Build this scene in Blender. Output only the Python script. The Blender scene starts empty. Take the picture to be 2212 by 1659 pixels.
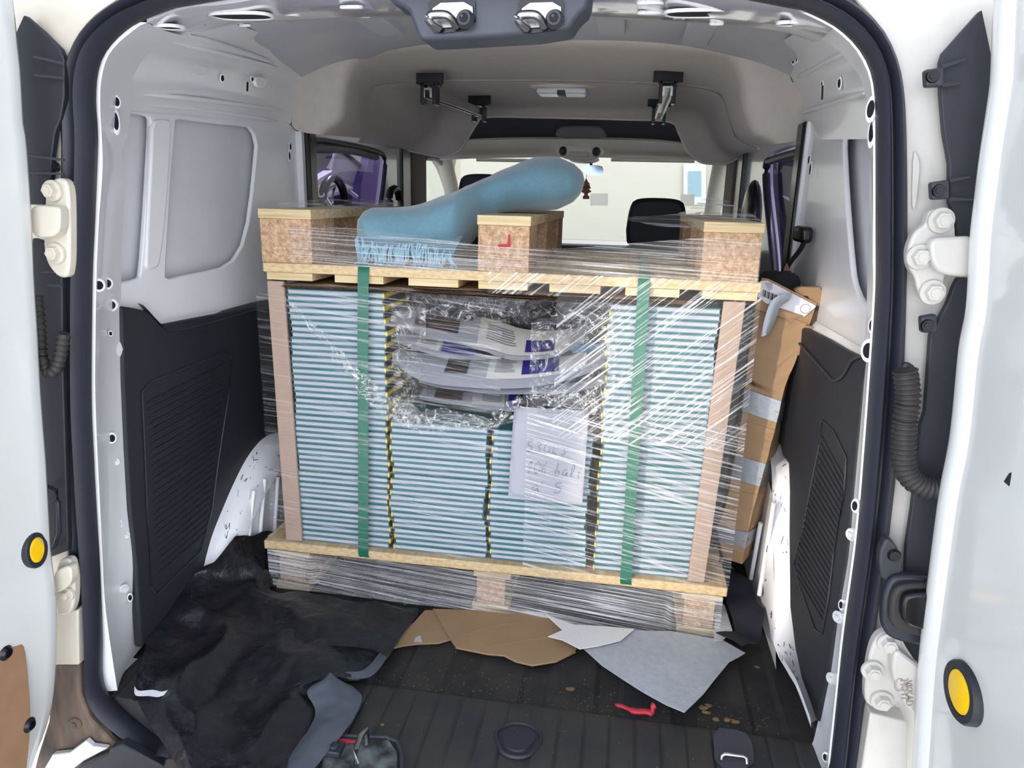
import bpy, bmesh, math, random
from mathutils import Vector, noise
random.seed(7)
SC = bpy.context.scene
COL = SC.collection
# ------------------------------------------------------------------ camera
W, H, F = 2212.0, 1659.0, 1550.0
CAM = Vector((0.3126, -1.6316, 1.0501))
yaw, pitch, roll = (math.radians(a) for a in (8.88, -14.65, 1.44))
FW = Vector((-math.sin(yaw)*math.cos(pitch), math.cos(yaw)*math.cos(pitch), math.sin(pitch)))
_r = Vector((math.cos(yaw), math.sin(yaw), 0)); _u = _r.cross(FW)
RT = _r*math.cos(roll)+_u*math.sin(roll); UP = -_r*math.sin(roll)+_u*math.cos(roll)
cd = bpy.data.cameras.new('camera'); cam = bpy.data.objects.new('camera', cd); COL.objects.link(cam)
from mathutils import Matrix
m = Matrix((RT, UP, -FW)).transposed().to_4x4(); m.translation = CAM
cam.matrix_world = m
cd.sensor_width = 36; cd.lens = F/W*36; cd.clip_start = 0.02; cd.clip_end = 200
SC.camera = cam
# ------------------------------------------------------------------ light and exposure
SC.view_settings.view_transform = 'Standard'; SC.view_settings.look = 'None'
SC.view_settings.gamma = 1; SC.view_settings.use_curve_mapping = False
SC.view_settings.exposure = 0.78
wd = bpy.data.worlds.new('sky'); SC.world = wd; wd.use_nodes = True
nt = wd.node_tree; bg = nt.nodes['Background']
tc = nt.nodes.new('ShaderNodeTexCoord'); sp = nt.nodes.new('ShaderNodeSeparateXYZ'); cr = nt.nodes.new('ShaderNodeValToRGB')
nt.links.new(tc.outputs['Generated'], sp.inputs[0]); nt.links.new(sp.outputs['Z'], cr.inputs[0])
cr.color_ramp.elements[0].color = (0.95, 0.95, 0.98, 1); cr.color_ramp.elements[1].color = (0.62, 0.76, 1.0, 1)
nt.links.new(cr.outputs[0], bg.inputs['Color']); bg.inputs['Strength'].default_value = 0.66
def light(name, kind, loc, aim, energy, color, **k):
    ld = bpy.data.lights.new(name, kind); ld.energy = energy; ld.color = color
    for a, b in k.items(): setattr(ld, a, b)
    o = bpy.data.objects.new(name, ld); COL.objects.link(o); o.location = loc
    o.rotation_euler = (Vector(aim)-Vector(loc)).to_track_quat('-Z', 'Y').to_euler()
    return o
# sun standing over the bonnet side of the van; an added spot lamp stands in for sunlight reflected onto the load
light('sun', 'SUN', (0.9, 4.2, 6.2), (0, 0, 0), 9.0, (1.0, 0.98, 0.95), angle=0.01)
light('sun_glint', 'SPOT', (-2.6, -3.9, 2.0), (0.50, 0.0, 0.50), 520, (1.0, 0.86, 0.66), spot_size=math.radians(11), spot_blend=0.5, shadow_soft_size=0.05)
# cabin is lit through the windscreen and the side glass only
# ------------------------------------------------------------------ pixel rays onto true planes
def ray(px, py): return FW+RT*((px-1106)/F)-UP*((py-829.5)/F)
def AY(px, py, Y): d = ray(px, py); return CAM+d*((Y-CAM.y)/d.y)
def AX(px, py, X): d = ray(px, py); return CAM+d*((X-CAM.x)/d.x)
def AZ(px, py, Z): d = ray(px, py); return CAM+d*((Z-CAM.z)/d.z)
def P(pts, ax, v): return [{'x': AX, 'y': AY, 'z': AZ}[ax](a, b, v) for a, b in pts]
# ------------------------------------------------------------------ materials
def lin(c): return tuple(((v/255)/12.92 if v/255 <= .04045 else ((v/255+.055)/1.055)**2.4) for v in c)+(1,)
MATS = {}
def mat(name, rgb, rough=.5, metal=0, spec=.5, coat=0, alpha=1, var=0, vscale=8, bump=0, bscale=60, trans=0, sheen=0, rgb2=None, stretch=None, dist=0.002, bdetail=3):
    if name in MATS: return MATS[name]
    mt = bpy.data.materials.new(name); mt.use_nodes = True; n = mt.node_tree; b = n.nodes['Principled BSDF']
    c = lin(rgb); b.inputs['Base Color'].default_value = c; b.inputs['Roughness'].default_value = rough
    b.inputs['Metallic'].default_value = metal; b.inputs['Specular IOR Level'].default_value = spec
    b.inputs['Coat Weight'].default_value = coat; b.inputs['Coat Roughness'].default_value = .06
    b.inputs['Alpha'].default_value = alpha; b.inputs['Transmission Weight'].default_value = trans
    if sheen: b.inputs['Sheen Weight'].default_value = sheen
    t = n.nodes.new('ShaderNodeTexCoord'); mp = n.nodes.new('ShaderNodeMapping'); n.links.new(t.outputs['Object'], mp.inputs[0])
    if stretch: mp.inputs['Scale'].default_value = stretch
    if var or rgb2:
        nz = n.nodes.new('ShaderNodeTexNoise'); nz.inputs['Scale'].default_value = vscale; nz.inputs['Detail'].default_value = 6
        n.links.new(mp.outputs[0], nz.inputs['Vector'])
        r = n.nodes.new('ShaderNodeValToRGB'); r.color_ramp.elements[0].position = .35; r.color_ramp.elements[1].position = .65
        c2 = lin(rgb2) if rgb2 else tuple(v*(1-var) for v in c[:3])+(1,)
        r.color_ramp.elements[0].color = c2; r.color_ramp.elements[1].color = c
        n.links.new(nz.outputs[0], r.inputs[0]); n.links.new(r.outputs[0], b.inputs['Base Color'])
    if bump:
        nb = n.nodes.new('ShaderNodeTexNoise'); nb.inputs['Scale'].default_value = bscale; nb.inputs['Detail'].default_value = bdetail
        n.links.new(mp.outputs[0], nb.inputs['Vector'])
        bp = n.nodes.new('ShaderNodeBump'); bp.inputs['Strength'].default_value = bump; bp.inputs['Distance'].default_value = dist
        n.links.new(nb.outputs[0], bp.inputs['Height']); n.links.new(bp.outputs[0], b.inputs['Normal'])
    MATS[name] = mt; return mt
PAINT = mat('white_paint', (216, 217, 219), .22, coat=.6, var=.05, vscale=3)
BODYP = mat('darkened_body_paint', (196, 193, 187), .35, coat=.4, var=.10, vscale=9)  # white body paint darkened to offset strong light on the rear faces
PAINTIN = mat('inner_white_paint', (238, 239, 243), .3, coat=.35, var=.05, vscale=4)
SKIN = mat('matt_grey_white_skin', (222, 222, 228), .6, var=.06, vscale=5)
SKINROOF = mat('roof_skin_grey', (196, 198, 206), .45, var=.05, vscale=5)
CREAMP = mat('dusty_sunlit_cream_paint', (212, 205, 190), .35, coat=.3, var=.12, vscale=14)  # cream tone puts warm sunlight into the white body colour
RUBBER = mat('black_rubber', (40, 42, 54), .45, bump=.1, bscale=200)
BLACKP = mat('black_plastic', (37, 39, 48), .55, bump=.25, bscale=500, dist=.0006)
BLACKP2 = mat('dark_grey_plastic', (50, 52, 60), .5, bump=.3, bscale=400, dist=.0006)
BLACKG = mat('black_gloss', (14, 15, 20), .25)
TRIMD = mat('trim_panel_black', (34, 36, 44), .6, bump=.3, bscale=600, dist=.0006)
HOLE = mat('hole_dark', (12, 13, 22), .9)
FELT = mat('grey_beige_felt', (196, 189, 182), .95, var=.06, vscale=40, bump=.4, bscale=350, dist=.001, sheen=.2)
FELTC = mat('cream_cab_lining', (222, 217, 204), .85, bump=.2, bscale=300, dist=.0006)
FELTB = mat('brown_grey_pillar_trim', (120, 108, 104), .8)
FELTD = mat('dark_cab_lining', (58, 58, 66), .95)
ALU = mat('aluminium', (205, 205, 205), .28, metal=1)
STEEL = mat('steel', (165, 165, 165), .3, metal=1, bump=.1, bscale=90)
YEL = mat('yellow_reflector', (250, 202, 6), .35, bump=.2, bscale=150, dist=.0005)
MAT_FLOOR = mat('dusty_load_mat', (36, 36, 38), .85, rgb2=(52, 49, 45), vscale=14, bump=.6, bscale=150, dist=.002)
SILLM = mat('sill_cover_plastic', (42, 43, 47), .6, rgb2=(56, 54, 50), vscale=9, bump=.4, bscale=300, dist=.0008)
BUMPER = mat('dusty_bumper_plastic', (74, 66, 62), .7, rgb2=(116, 98, 84), vscale=14, stretch=(3, 3, .6), bump=.2)
HARDB = mat('hardboard', (158, 122, 92), .75, var=.12, vscale=30)
PINE = mat('pale_plywood', (218, 200, 160), .6, rgb2=(190, 166, 122), vscale=10, stretch=(.5, 6, 14))
PINEL = mat('pale_board_lengthwise', (212, 190, 150), .6, rgb2=(188, 160, 118), vscale=10, stretch=(7, .5, 14))
CARD = mat('brown_cardboard', (160, 130, 98), .8, var=.08, vscale=12, bump=.2, bscale=60)
CARDD = mat('corrugated_edge', (150, 122, 94), .9)
CARDP = mat('corner_board', (172, 148, 132), .6, var=.08, vscale=20)
TAPE = mat('grey_duct_tape', (150, 155, 162), .32, metal=.35, bump=.35, bscale=70, dist=.002)
PAPER = mat('white_paper', (216, 217, 226), .6, bump=.1, bscale=30)
PAGES = mat('page_block', (186, 187, 200), .8, var=.12, vscale=3, stretch=(.3, 1, 900))
TEAL = mat('teal_cover', (62, 118, 120), .45)
SPY = mat('yellow_spine', (222, 200, 70), .45); SPD = mat('dark_spine', (48, 52, 60), .45)
STRAP = mat('green_strap', (28, 104, 84), .3, bump=.5, bscale=400, dist=.0006)
BLUE = mat('print_blue', (52, 48, 128), .5); TEXTG = mat('print_grey', (120, 120, 132), .6); BEIGEP = mat('print_beige', (214, 212, 206), .6)
BROWNP = mat('print_brown_photo', (92, 62, 46), .5, rgb2=(26, 22, 26), vscale=12); DARKPR = mat('print_dark', (44, 40, 42), .5)
FELTBL = mat('blue_fleece', (106, 146, 162), .98, var=.08, vscale=120, bump=.5, bscale=260, dist=.002, sheen=.6)
FRINGE = mat('light_blue_yarn', (130, 172, 190), .95, sheen=.4)
INK = mat('pen_ink', (112, 114, 146), .6); RED = mat('red_plastic', (178, 34, 52), .45)
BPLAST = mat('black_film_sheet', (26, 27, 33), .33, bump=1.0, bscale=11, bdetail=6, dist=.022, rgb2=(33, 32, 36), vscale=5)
GPLAST = mat('grey_film_reverse', (78, 84, 94), .45, bump=.3, bscale=25, dist=.003)
FOAM = mat('white_foam_sheet', (186, 189, 196), .85, var=.12, vscale=60, bump=.5, bscale=220, dist=.0015)
LEAF = mat('dry_leaf', (150, 124, 84), .9)
BOOT = mat('corrugated_rubber', (44, 42, 42), .6)
MIRR = mat('mirror_glass', (150, 165, 180), .08, metal=1); FRESH = mat('brown_air_freshener', (142, 84, 62), .6)
PURD = mat('dark_purple_fabric', (62, 52, 84), .6); PURL = mat('purple_trim', (112, 98, 146), .6)
FACADE = mat('pale_house_wall', (240, 234, 214), .9, var=.04, vscale=1); WHITEW = mat('white_window_frame', (250, 250, 250), .5)
WINB = mat('window_reflection_glass', (160, 195, 205), .1)
ASPH = mat('pale_paving', (190, 188, 184), .9, var=.1, vscale=2)
LENS = mat('clear_lamp_lens', (225, 230, 235), .15)
# chipboard with chips
def chipboard():
    mt = mat('pressed_wood_block', (200, 172, 142), .9, rgb2=(172, 138, 110), vscale=70, bump=.8, bscale=120, dist=.003); n = mt.node_tree
    v = n.nodes.new('ShaderNodeTexVoronoi'); v.inputs['Scale'].default_value = 210
    mp = [x for x in n.nodes if x.type == 'MAPPING'][0]; n.links.new(mp.outputs[0], v.inputs['Vector'])
    b = n.nodes['Principled BSDF']; old = b.inputs['Base Color'].links[0].from_socket
    mx = n.nodes.new('ShaderNodeMix'); mx.data_type = 'RGBA'; mx.blend_type = 'MULTIPLY'; mx.inputs[0].default_value = .75
    hs = n.nodes.new('ShaderNodeValToRGB'); hs.color_ramp.elements[0].color = (.72, .64, .58, 1); hs.color_ramp.elements[1].color = (1.2, 1.2, 1.15, 1)
    sx = n.nodes.new('ShaderNodeSeparateColor'); n.links.new(v.outputs['Color'], sx.inputs[0]); n.links.new(sx.outputs[0], hs.inputs[0])
    n.links.new(old, mx.inputs[6]); n.links.new(hs.outputs[0], mx.inputs[7]); n.links.new(mx.outputs[2], b.inputs['Base Color'])
    return mt
CHIP = chipboard()
def glass(name, tint, refl=.08, rough=.02):
    mt = bpy.data.materials.new(name); mt.use_nodes = True; n = mt.node_tree; n.nodes.clear()
    o = n.nodes.new('ShaderNodeOutputMaterial'); mx = n.nodes.new('ShaderNodeMixShader'); t = n.nodes.new('ShaderNodeBsdfTransparent'); g = n.nodes.new('ShaderNodeBsdfGlossy')
    t.inputs[0].default_value = tint; g.inputs['Roughness'].default_value = rough; mx.inputs[0].default_value = refl
    n.links.new(t.outputs[0], mx.inputs[1]); n.links.new(g.outputs[0], mx.inputs[2]); n.links.new(mx.outputs[0], o.inputs[0]); return mt
GLASSW = glass('windscreen_glass', (.9, .93, .92, 1), .05); GLASST = glass('tinted_side_glass', (.50, .47, .58, 1), .06)
def film(name, ang, su, sv, lo, hi, amt, base, scale=1.0, crumple=False, gl=.55):
    """clear stretch film: mostly see-through with stretched milky, glossy creases"""
    mt = bpy.data.materials.new(name); mt.use_nodes = True; n = mt.node_tree; n.nodes.clear(); L = n.links
    o = n.nodes.new('ShaderNodeOutputMaterial'); t = n.nodes.new('ShaderNodeTexCoord')
    ro = n.nodes.new('ShaderNodeMapping'); ro.inputs['Rotation'].default_value = (0, math.radians(ang), 0); L.new(t.outputs['Object'], ro.inputs[0])
    mp = n.nodes.new('ShaderNodeMapping'); mp.inputs['Scale'].default_value = (su, su, sv); L.new(ro.outputs[0], mp.inputs[0])
    nz = n.nodes.new('ShaderNodeTexNoise'); nz.inputs['Scale'].default_value = scale; nz.inputs['Detail'].default_value = 7; nz.inputs['Roughness'].default_value = .62
    nz.inputs['Distortion'].default_value = .35 if not crumple else 2.2
    L.new(mp.outputs[0], nz.inputs['Vector'])
    r = n.nodes.new('ShaderNodeValToRGB'); r.color_ramp.elements[0].position = lo; r.color_ramp.elements[1].position = hi
    src = nz.outputs[0]
    if crumple:   # ridges
        s = n.nodes.new('ShaderNodeMath'); s.operation = 'SUBTRACT'; s.inputs[1].default_value = .5; L.new(src, s.inputs[0])
        a = n.nodes.new('ShaderNodeMath'); a.operation = 'ABSOLUTE'; L.new(s.outputs[0], a.inputs[0])
        q = n.nodes.new('ShaderNodeMath'); q.operation = 'SUBTRACT'; q.inputs[0].default_value = 1; L.new(a.outputs[0], q.inputs[1]); src = q.outputs[0]
    L.new(src, r.inputs[0])
    # patchiness
    pz = n.nodes.new('ShaderNodeTexNoise'); pz.inputs['Scale'].default_value = 5; pz.inputs['Detail'].default_value = 3; L.new(t.outputs['Object'], pz.inputs['Vector'])
    pr = n.nodes.new('ShaderNodeMapRange'); pr.inputs[1].default_value = .3; pr.inputs[2].default_value = .7; pr.inputs[3].default_value = .35; pr.inputs[4].default_value = 1.25; L.new(pz.outputs[0], pr.inputs[0])
    m1 = n.nodes.new('ShaderNodeMath'); m1.operation = 'MULTIPLY'; L.new(r.outputs[0], m1.inputs[0]); L.new(pr.outputs[0], m1.inputs[1])
    m2 = n.nodes.new('ShaderNodeMath'); m2.operation = 'MULTIPLY_ADD'; m2.use_clamp = True; m2.inputs[1].default_value = amt; m2.inputs[2].default_value = base; L.new(m1.outputs[0], m2.inputs[0])
    bp = n.nodes.new('ShaderNodeBump'); bp.inputs['Strength'].default_value = 1; bp.inputs['Distance'].default_value = .004; L.new(nz.outputs[0], bp.inputs['Height'])
    g = n.nodes.new('ShaderNodeBsdfGlossy'); g.inputs['Roughness'].default_value = .16; L.new(bp.outputs[0], g.inputs['Normal'])
    d = n.nodes.new('ShaderNodeBsdfDiffuse'); d.inputs[0].default_value = (.85, .85, .87, 1)
    mg = n.nodes.new('ShaderNodeMixShader'); mg.inputs[0].default_value = gl; L.new(d.outputs[0], mg.inputs[1]); L.new(g.outputs[0], mg.inputs[2])
    tr = n.nodes.new('ShaderNodeBsdfTransparent'); mx = n.nodes.new('ShaderNodeMixShader')
    L.new(m2.outputs[0], mx.inputs[0]); L.new(tr.outputs[0], mx.inputs[1]); L.new(mg.outputs[0], mx.inputs[2]); L.new(mx.outputs[0], o.inputs[0]); return mt
# ------------------------------------------------------------------ mesh helpers
def link(name, bm, m, parent=None, smooth=38, bevel=0, subsurf=0):
    bmesh.ops.recalc_face_normals(bm, faces=bm.faces)
    me = bpy.data.meshes.new(name)
    if smooth is not None:
        a = math.radians(smooth)
        for f in bm.faces: f.smooth = True
        for e in bm.edges:
            if len(e.link_faces) == 2 and e.calc_face_angle(0) > a: e.smooth = False
    bm.to_mesh(me); bm.free()
    for mm in (m if isinstance(m, (list, tuple)) else [m]): me.materials.append(mm)
    o = bpy.data.objects.new(name, me); COL.objects.link(o)
    if parent: o.parent = parent; o.matrix_parent_inverse = parent.matrix_world.inverted() if False else Matrix.Translation(-parent.location)
    if bevel:
        md = o.modifiers.new('b', 'BEVEL'); md.width = bevel; md.segments = 2; md.limit_method = 'ANGLE'; md.angle_limit = math.radians(40)
    if subsurf:
        md = o.modifiers.new('s', 'SUBSURF'); md.levels = subsurf; md.render_levels = subsurf
    return o
def empty(name, loc=(0, 0, 0)):
    o = bpy.data.objects.new(name, None); o.location = loc; o.empty_display_size = .05; COL.objects.link(o); return o
def tag(o, label, cat, group=None, kind=None):
    o['label'] = label; o['category'] = cat
    if group: o['group'] = group
    if kind: o['kind'] = kind
    return o
def struct(o, label=None):
    o['kind'] = 'structure'
    if label: o['label'] = label
    return o
def box(bm, x0, x1, y0, y1, z0, z1, mi=0):
    vs = [bm.verts.new((x, y, z)) for x in (x0, x1) for y in (y0, y1) for z in (z0, z1)]
    for f in ((0, 1, 3, 2), (4, 6, 7, 5), (0, 4, 5, 1), (2, 3, 7, 6), (0, 2, 6, 4), (1, 5, 7, 3)):
        bm.faces.new([vs[i] for i in f]).material_index = mi
def boxo(name, dims, m, parent=None, bevel=.001):
    bm = bmesh.new(); box(bm, *dims); return link(name, bm, m, parent, bevel=bevel)
def cat_rom(pts, n, closed=False):
    """n points along a smooth curve through pts (vectors)"""
    pts = [Vector(p) for p in pts]; k = len(pts)
    if k == 2: return [pts[0].lerp(pts[1], i/(n-1)) for i in range(n)]
    g = (lambda i: pts[i % k]) if closed else (lambda i: pts[min(max(i, 0), k-1)])
    segs = k if closed else k-1; dense = []
    for i in range(segs):
        a, b, c, d = g(i-1), g(i), g(i+1), g(i+2)
        for j in range(12):
            t = j/12; dense.append(.5*((2*b)+(c-a)*t+(2*a-5*b+4*c-d)*t*t+(3*b-3*c+d-a)*t**3))
    dense.append(g(0) if closed else pts[-1])
    ln = [0]
    for i in range(1, len(dense)): ln.append(ln[-1]+(dense[i]-dense[i-1]).length)
    out = []; j = 0
    for i in range(n):
        s = ln[-1]*i/(n if closed else n-1)
        while j < len(ln)-2 and ln[j+1] < s: j += 1
        d = ln[j+1]-ln[j]; out.append(dense[j].lerp(dense[j+1], (s-ln[j])/d if d > 1e-9 else 0))
    return out
def lin_res(pts, n):
    pts = [Vector(p) for p in pts]; ln = [0]
    for i in range(1, len(pts)): ln.append(ln[-1]+(pts[i]-pts[i-1]).length)
    out = []; j = 0
    for i in range(n):
        s = ln[-1]*i/(n-1)
        while j < len(ln)-2 and ln[j+1] < s: j += 1
        d = ln[j+1]-ln[j]; out.append(pts[j].lerp(pts[j+1], (s-ln[j])/d if d > 1e-9 else 0))
    return out
def grid(bm, rows, closed=False, cap=False, mi=0):
    vs = [[bm.verts.new(p) for p in r] for r in rows]
    for i in range(len(vs)-1):
        n = len(vs[i])
        for j in range(n if closed else n-1):
            f = bm.faces.new((vs[i][j], vs[i][(j+1) % n], vs[i+1][(j+1) % n], vs[i+1][j])); f.material_index = mi
    if cap:
        bm.faces.new(vs[0]); bm.faces.new(vs[-1][::-1])
    return vs
def tube(bm, pts, r, seg=8, cap=True, mi=0, flat=1.0):
    pts = [Vector(p) for p in pts]; rows = []; up = Vector((0, 0, 1))
    for i, p in enumerate(pts):
        t = (pts[min(i+1, len(pts)-1)]-pts[max(i-1, 0)]).normalized()
        a = t.cross(up)
        if a.length < .05: a = t.cross(Vector((0, 1, 0)))
        a.normalize(); b = a.cross(t); rr = r[i] if isinstance(r, (list, tuple)) else r
        rows.append([p+(a*math.cos(2*math.pi*k/seg)+b*math.sin(2*math.pi*k/seg)*flat)*rr for k in range(seg)])
    grid(bm, rows, closed=True, cap=cap, mi=mi)
def tubeo(name, pts, r, m, parent=None, seg=8, flat=1.0): bm = bmesh.new(); tube(bm, pts, r, seg, flat=flat); return link(name, bm, m, parent, 60)
def plate(name, pts, m, thick, parent=None, holes=(), bevel=0, smooth=38):
    """flat outline in 3-D, optional holes, pushed back by the vector thick"""
    bm = bmesh.new(); loops = [pts]+list(holes); es = []
    if not holes:
        fs = [bm.faces.new([bm.verts.new(p) for p in pts])]
    else:
        for lp in loops:
            vs = [bm.verts.new(p) for p in lp]
            es += [bm.edges.new((vs[i], vs[(i+1) % len(vs)])) for i in range(len(vs))]
        fs = [g for g in bmesh.ops.triangle_fill(bm, use_beauty=True, edges=es)['geom'] if isinstance(g, bmesh.types.BMFace)]
    ex = bmesh.ops.extrude_face_region(bm, geom=fs)
    bmesh.ops.translate(bm, vec=Vector(thick), verts=[g for g in ex['geom'] if isinstance(g, bmesh.types.BMVert)])
    return link(name, bm, m, parent, smooth, bevel=bevel)
def rnd(pts, n=2):
    """cut the corners of a closed outline"""
    for _ in range(n):
        o = []
        for i in range(len(pts)):
            a = Vector(pts[i]); b = Vector(pts[(i+1) % len(pts)]); o += [a.lerp(b, .22), a.lerp(b, .78)]
        pts = o
    return pts
def disc(bm, c, nrm, r, h, seg=20, r2=None, mi=0, sx=1.0):
    nrm = Vector(nrm).normalized(); a = nrm.cross(Vector((0, 0, 1)))
    if a.length < .1: a = nrm.cross(Vector((0, 1, 0)))
    a.normalize(); b = nrm.cross(a); r2 = r if r2 is None else r2; c = Vector(c)
    rows = [[c+nrm*hh+(a*math.cos(2*math.pi*k/seg)*sx+b*math.sin(2*math.pi*k/seg))*rr for k in range(seg)] for hh, rr in ((0, r), (h, r2))]
    grid(bm, rows, closed=True, cap=True, mi=mi)
def hole(parent, c, nrm, rx, rz, rim=True, square=False):
    """pressed hole: a raised painted rim around a dark cup"""
    nrm = Vector(nrm).normalized(); c = Vector(c); a = Vector((0, 0, 1)).cross(nrm)
    if a.length < .3: a = Vector((1, 0, 0))
    a.normalize(); b = nrm.cross(a); bm = bmesh.new(); seg = 4 if square else 18
    off = math.pi/4 if square else 0; k2 = 1.41 if square else 1
    def ring(s, h): return [c+nrm*h+(a*math.cos(2*math.pi*k/seg+off)*rx+b*math.sin(2*math.pi*k/seg+off)*rz)*s*k2 for k in range(seg)]
    v = grid(bm, [ring(1.0, .0012), ring(.8, .0004)], closed=True, mi=0); bm.faces.new(v[-1])
    link('hole', bm, HOLE, parent, 30)
    if rim:
        bm = bmesh.new(); grid(bm, [ring(1.55, .0), ring(1.3, .0016), ring(1.0, .0012)], closed=True); link('hole_rim', bm, PAINTIN, parent, 60)
# ================================================================== SETTING
# ---- outside
o = boxo('floor', (-14, 14, -12, 14, -.72, -.62), ASPH); o.name = 'ground'; struct(o, 'pale paved ground around the van')
o = boxo('wall_far', (-9, 9, 9, 9.3, -.6, 6), FACADE); struct(o, 'pale house wall seen through the windscreen')
wb = boxo('bounce_wall_back', (-11, 11, -7.4, -7.0, -.62, 7.5), mat('white_bounce_wall', (224, 230, 242), .9)); struct(wb, 'unseen white wall added behind the camera to bounce sunlight into the van')  # out of view, added to throw sunlight into the load bay
def Yb(px, py): return AY(px, py, 8.98)
def recto(name, ax, v, x0, y0, x1, y1, m, parent, th): return plate(name, P([(x0, y0), (x1, y0), (x1, y1), (x0, y1)], ax, v), m, th, parent)
wn = recto('window_4', 'y', 8.97, 1476, 354, 1524, 442, WHITEW, None, (0, -.06, 0)); struct(wn, 'white framed window in the pale house wall')
recto('pane', 'y', 8.9, 1487, 370, 1514, 424, WINB, wn, (0, -.01, 0))
sh = recto('panel', 'y', 8.9, 1545, 352, 1570, 442, WHITEW, wn, (0, -.03, 0))
# ---- left wall
def VX(*a): return [Vector(p) for p in a]
XL, XR = -.735, .765
wl_out = P([(262, 660), (262, 480), (262, 380), (270, 330), (277, 280), (283, 236)], 'x', XL)
wl_top = P([(300, 214), (420, 222), (520, 238), (612, 262)], 'x', XL)
wl_right = [AX(628, 290, XL), Vector((XL, .60, 1.22)), Vector((XL, .60, .70))]
wl_bot = P([(610, 610), (575, 640), (500, 665), (350, 702), (320, 672)], 'x', XL)
belt = [Vector((XL, .60, .66)), Vector((XL, -.33, .70))]
ho1 = rnd(P([(250, 241), (322, 250), (327, 262), (318, 420), (306, 595), (298, 603), (250, 612)], 'x', XL), 1)
ho1 = [p for p in ho1]
ho2 = P([(380, 262), (388, 258), (420, 262), (470, 268), (520, 272), (540, 276), (550, 290), (556, 315), (552, 360), (546, 420), (538, 480), (525, 530), (505, 562), (480, 578), (440, 587), (400, 595), (366, 602), (358, 598), (358, 580), (364, 480), (370, 380)], 'x', XL)
def clampy(ps, lo=-.36, hi=.58): return [Vector((p.x, min(max(p.y, lo), hi), p.z)) for p in ps]
outer = clampy([Vector((XL, -.38, .55)), Vector((XL, -.38, 1.262))]+P([(300, 200), (420, 218), (520, 236), (612, 258)], 'x', XL)+[Vector((XL, .60, 1.235)), Vector((XL, .60, .55))], -.38, .6)
wall_l = plate('wall_left', outer, PAINTIN, (-.012, 0, 0), None, [clampy(ho1, -.34), clampy(ho2)], bevel=.004)
struct(wall_l, 'white painted steel side of the load bay, left')
boxo('outer_skin', (-.79, -.765, -.47, .66, -.2, 1.53), SKIN, wall_l)
# rib between the two recesses
rb = P([(330, 262), (350, 256), (368, 258), (371, 268), (366, 380), (356, 500), (346, 572), (336, 582), (318, 582), (316, 570), (322, 450), (328, 330)], 'x', XL+.006)
plate('pressed_rib', rnd(rb, 1), PAINTIN, (-.014, 0, 0), wall_l, bevel=.005)
# cant rail: shelf + ridges up to the roof, lofted between the pillar end and the shelf end
XT = [(-.735, 1.235), (-.735, 1.262), (-.690, 1.280), (-.676, 1.300), (-.682, 1.345), (-.672, 1.385), (-.640, 1.398), (-.630, 1.415), (-.628, 1.440)]
lpx = [(262, 236), (283, 206), (300, 187), (318, 172), (330, 112), (372, 88), (398, 84), (440, 60), (480, 42)]
rpx = [(628, 268), (632, 245), (636, 222), (640, 200), (642, 178), (655, 160), (652, 132), (655, 116), (672, 108)]
def rail(px_rear, px_front, y0, y1, name, parent, sgn):
    A = [AY(a, b, y0) for a, b in px_rear]; B = [AY(a, b, y1) for a, b in px_front]
    n = len(A); rows = []
    A = cat_rom(A, 41); B = cat_rom(B, 41)
    for i in range(17):
        t = -.30+1.30*i/16; rows.append([a.lerp(b, t) for a, b in zip(A, B)])
    back = [[p+Vector((sgn*.012, 0, .012)) for p in r] for r in rows]
    bm = bmesh.new(); grid(bm, rows); grid(bm, back); return link(name, bm, PAINTIN, parent, 50), rows
rl_o, rl_rows = rail(lpx, rpx, -.22, .56, 'cant_rail', wall_l, -1)
def snap(rws, px, py):
    best = None; d0 = ray(px, py).normalized()
    for r0, r1 in zip(rws[:-1], rws[1:]):
        for i in range(len(r0)-1):
            for k in (0, .5, 1):
                q = r0[i].lerp(r1[i], k); e = ((q-CAM)-d0*((q-CAM).dot(d0))).length
                if best is None or e < best[0]: best = (e, q)
    return CAM+d0*((best[1]-CAM).dot(d0))
def press(rws, line, parent, rr=.007):
    q = [snap(rws, *p) for p in line]; pts = cat_rom(q, 24); bm = bmesh.new(); tube(bm, pts, [rr*min(1, .25+min(k, 23-k)*.25) for k in range(24)], 10, flat=.8); link('press_line', bm, PAINTIN, parent, 80)
for ln in ([(292, 203), (420, 214), (612, 238)], [(376, 93), (480, 116), (600, 147)], [(410, 76), (500, 104), (592, 136)], [(300, 226), (430, 236), (600, 262)]): press(rl_rows if ln[0][1] < 220 else rl_rows, ln, wall_l)
# left pillar: from the seal inwards to the pillar edge
sealLin = [(300, 42), (287, 47), (262, 66), (236, 88), (220, 108), (209, 128), (199, 176), (198, 236), (202, 304), (203, 372), (196, 473), (192, 560), (190, 645), (189, 750), (189, 861), (195, 1006), (200, 1100), (206, 1220), (214, 1336), (215, 1488)]
pilL = [(400, 78), (352, 95), (320, 118), (304, 135), (290, 169), (285, 216), (281, 250), (277, 287), (265, 321), (263, 371), (268, 422), (265, 500), (262, 560), (262, 659), (264, 750), (266, 825), (273, 970), (281, 1100), (294, 1230), (306, 1392)]
A = [p+Vector((0, .02, 0)) for p in P(sealLin[:-1], 'y', -.50)]+[Vector((-.70, -.47, .015))]
B = [AY(a, b, -.26) if b < 330 else AX(a, b, -.72) for a, b in pilL[:-1]]+[AZ(307, 1397, .012)]
A = cat_rom(A, 90); B = cat_rom(B, 90)
rows = []
for t in (0, .03, .1, .3, .6, .9, .97, 1):
    rows.append([a.lerp(b, t)+Vector((-.010*math.sin(math.pi*min(1, t))*1.0, 0, 0)) for a, b in zip(A, B)])
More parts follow.
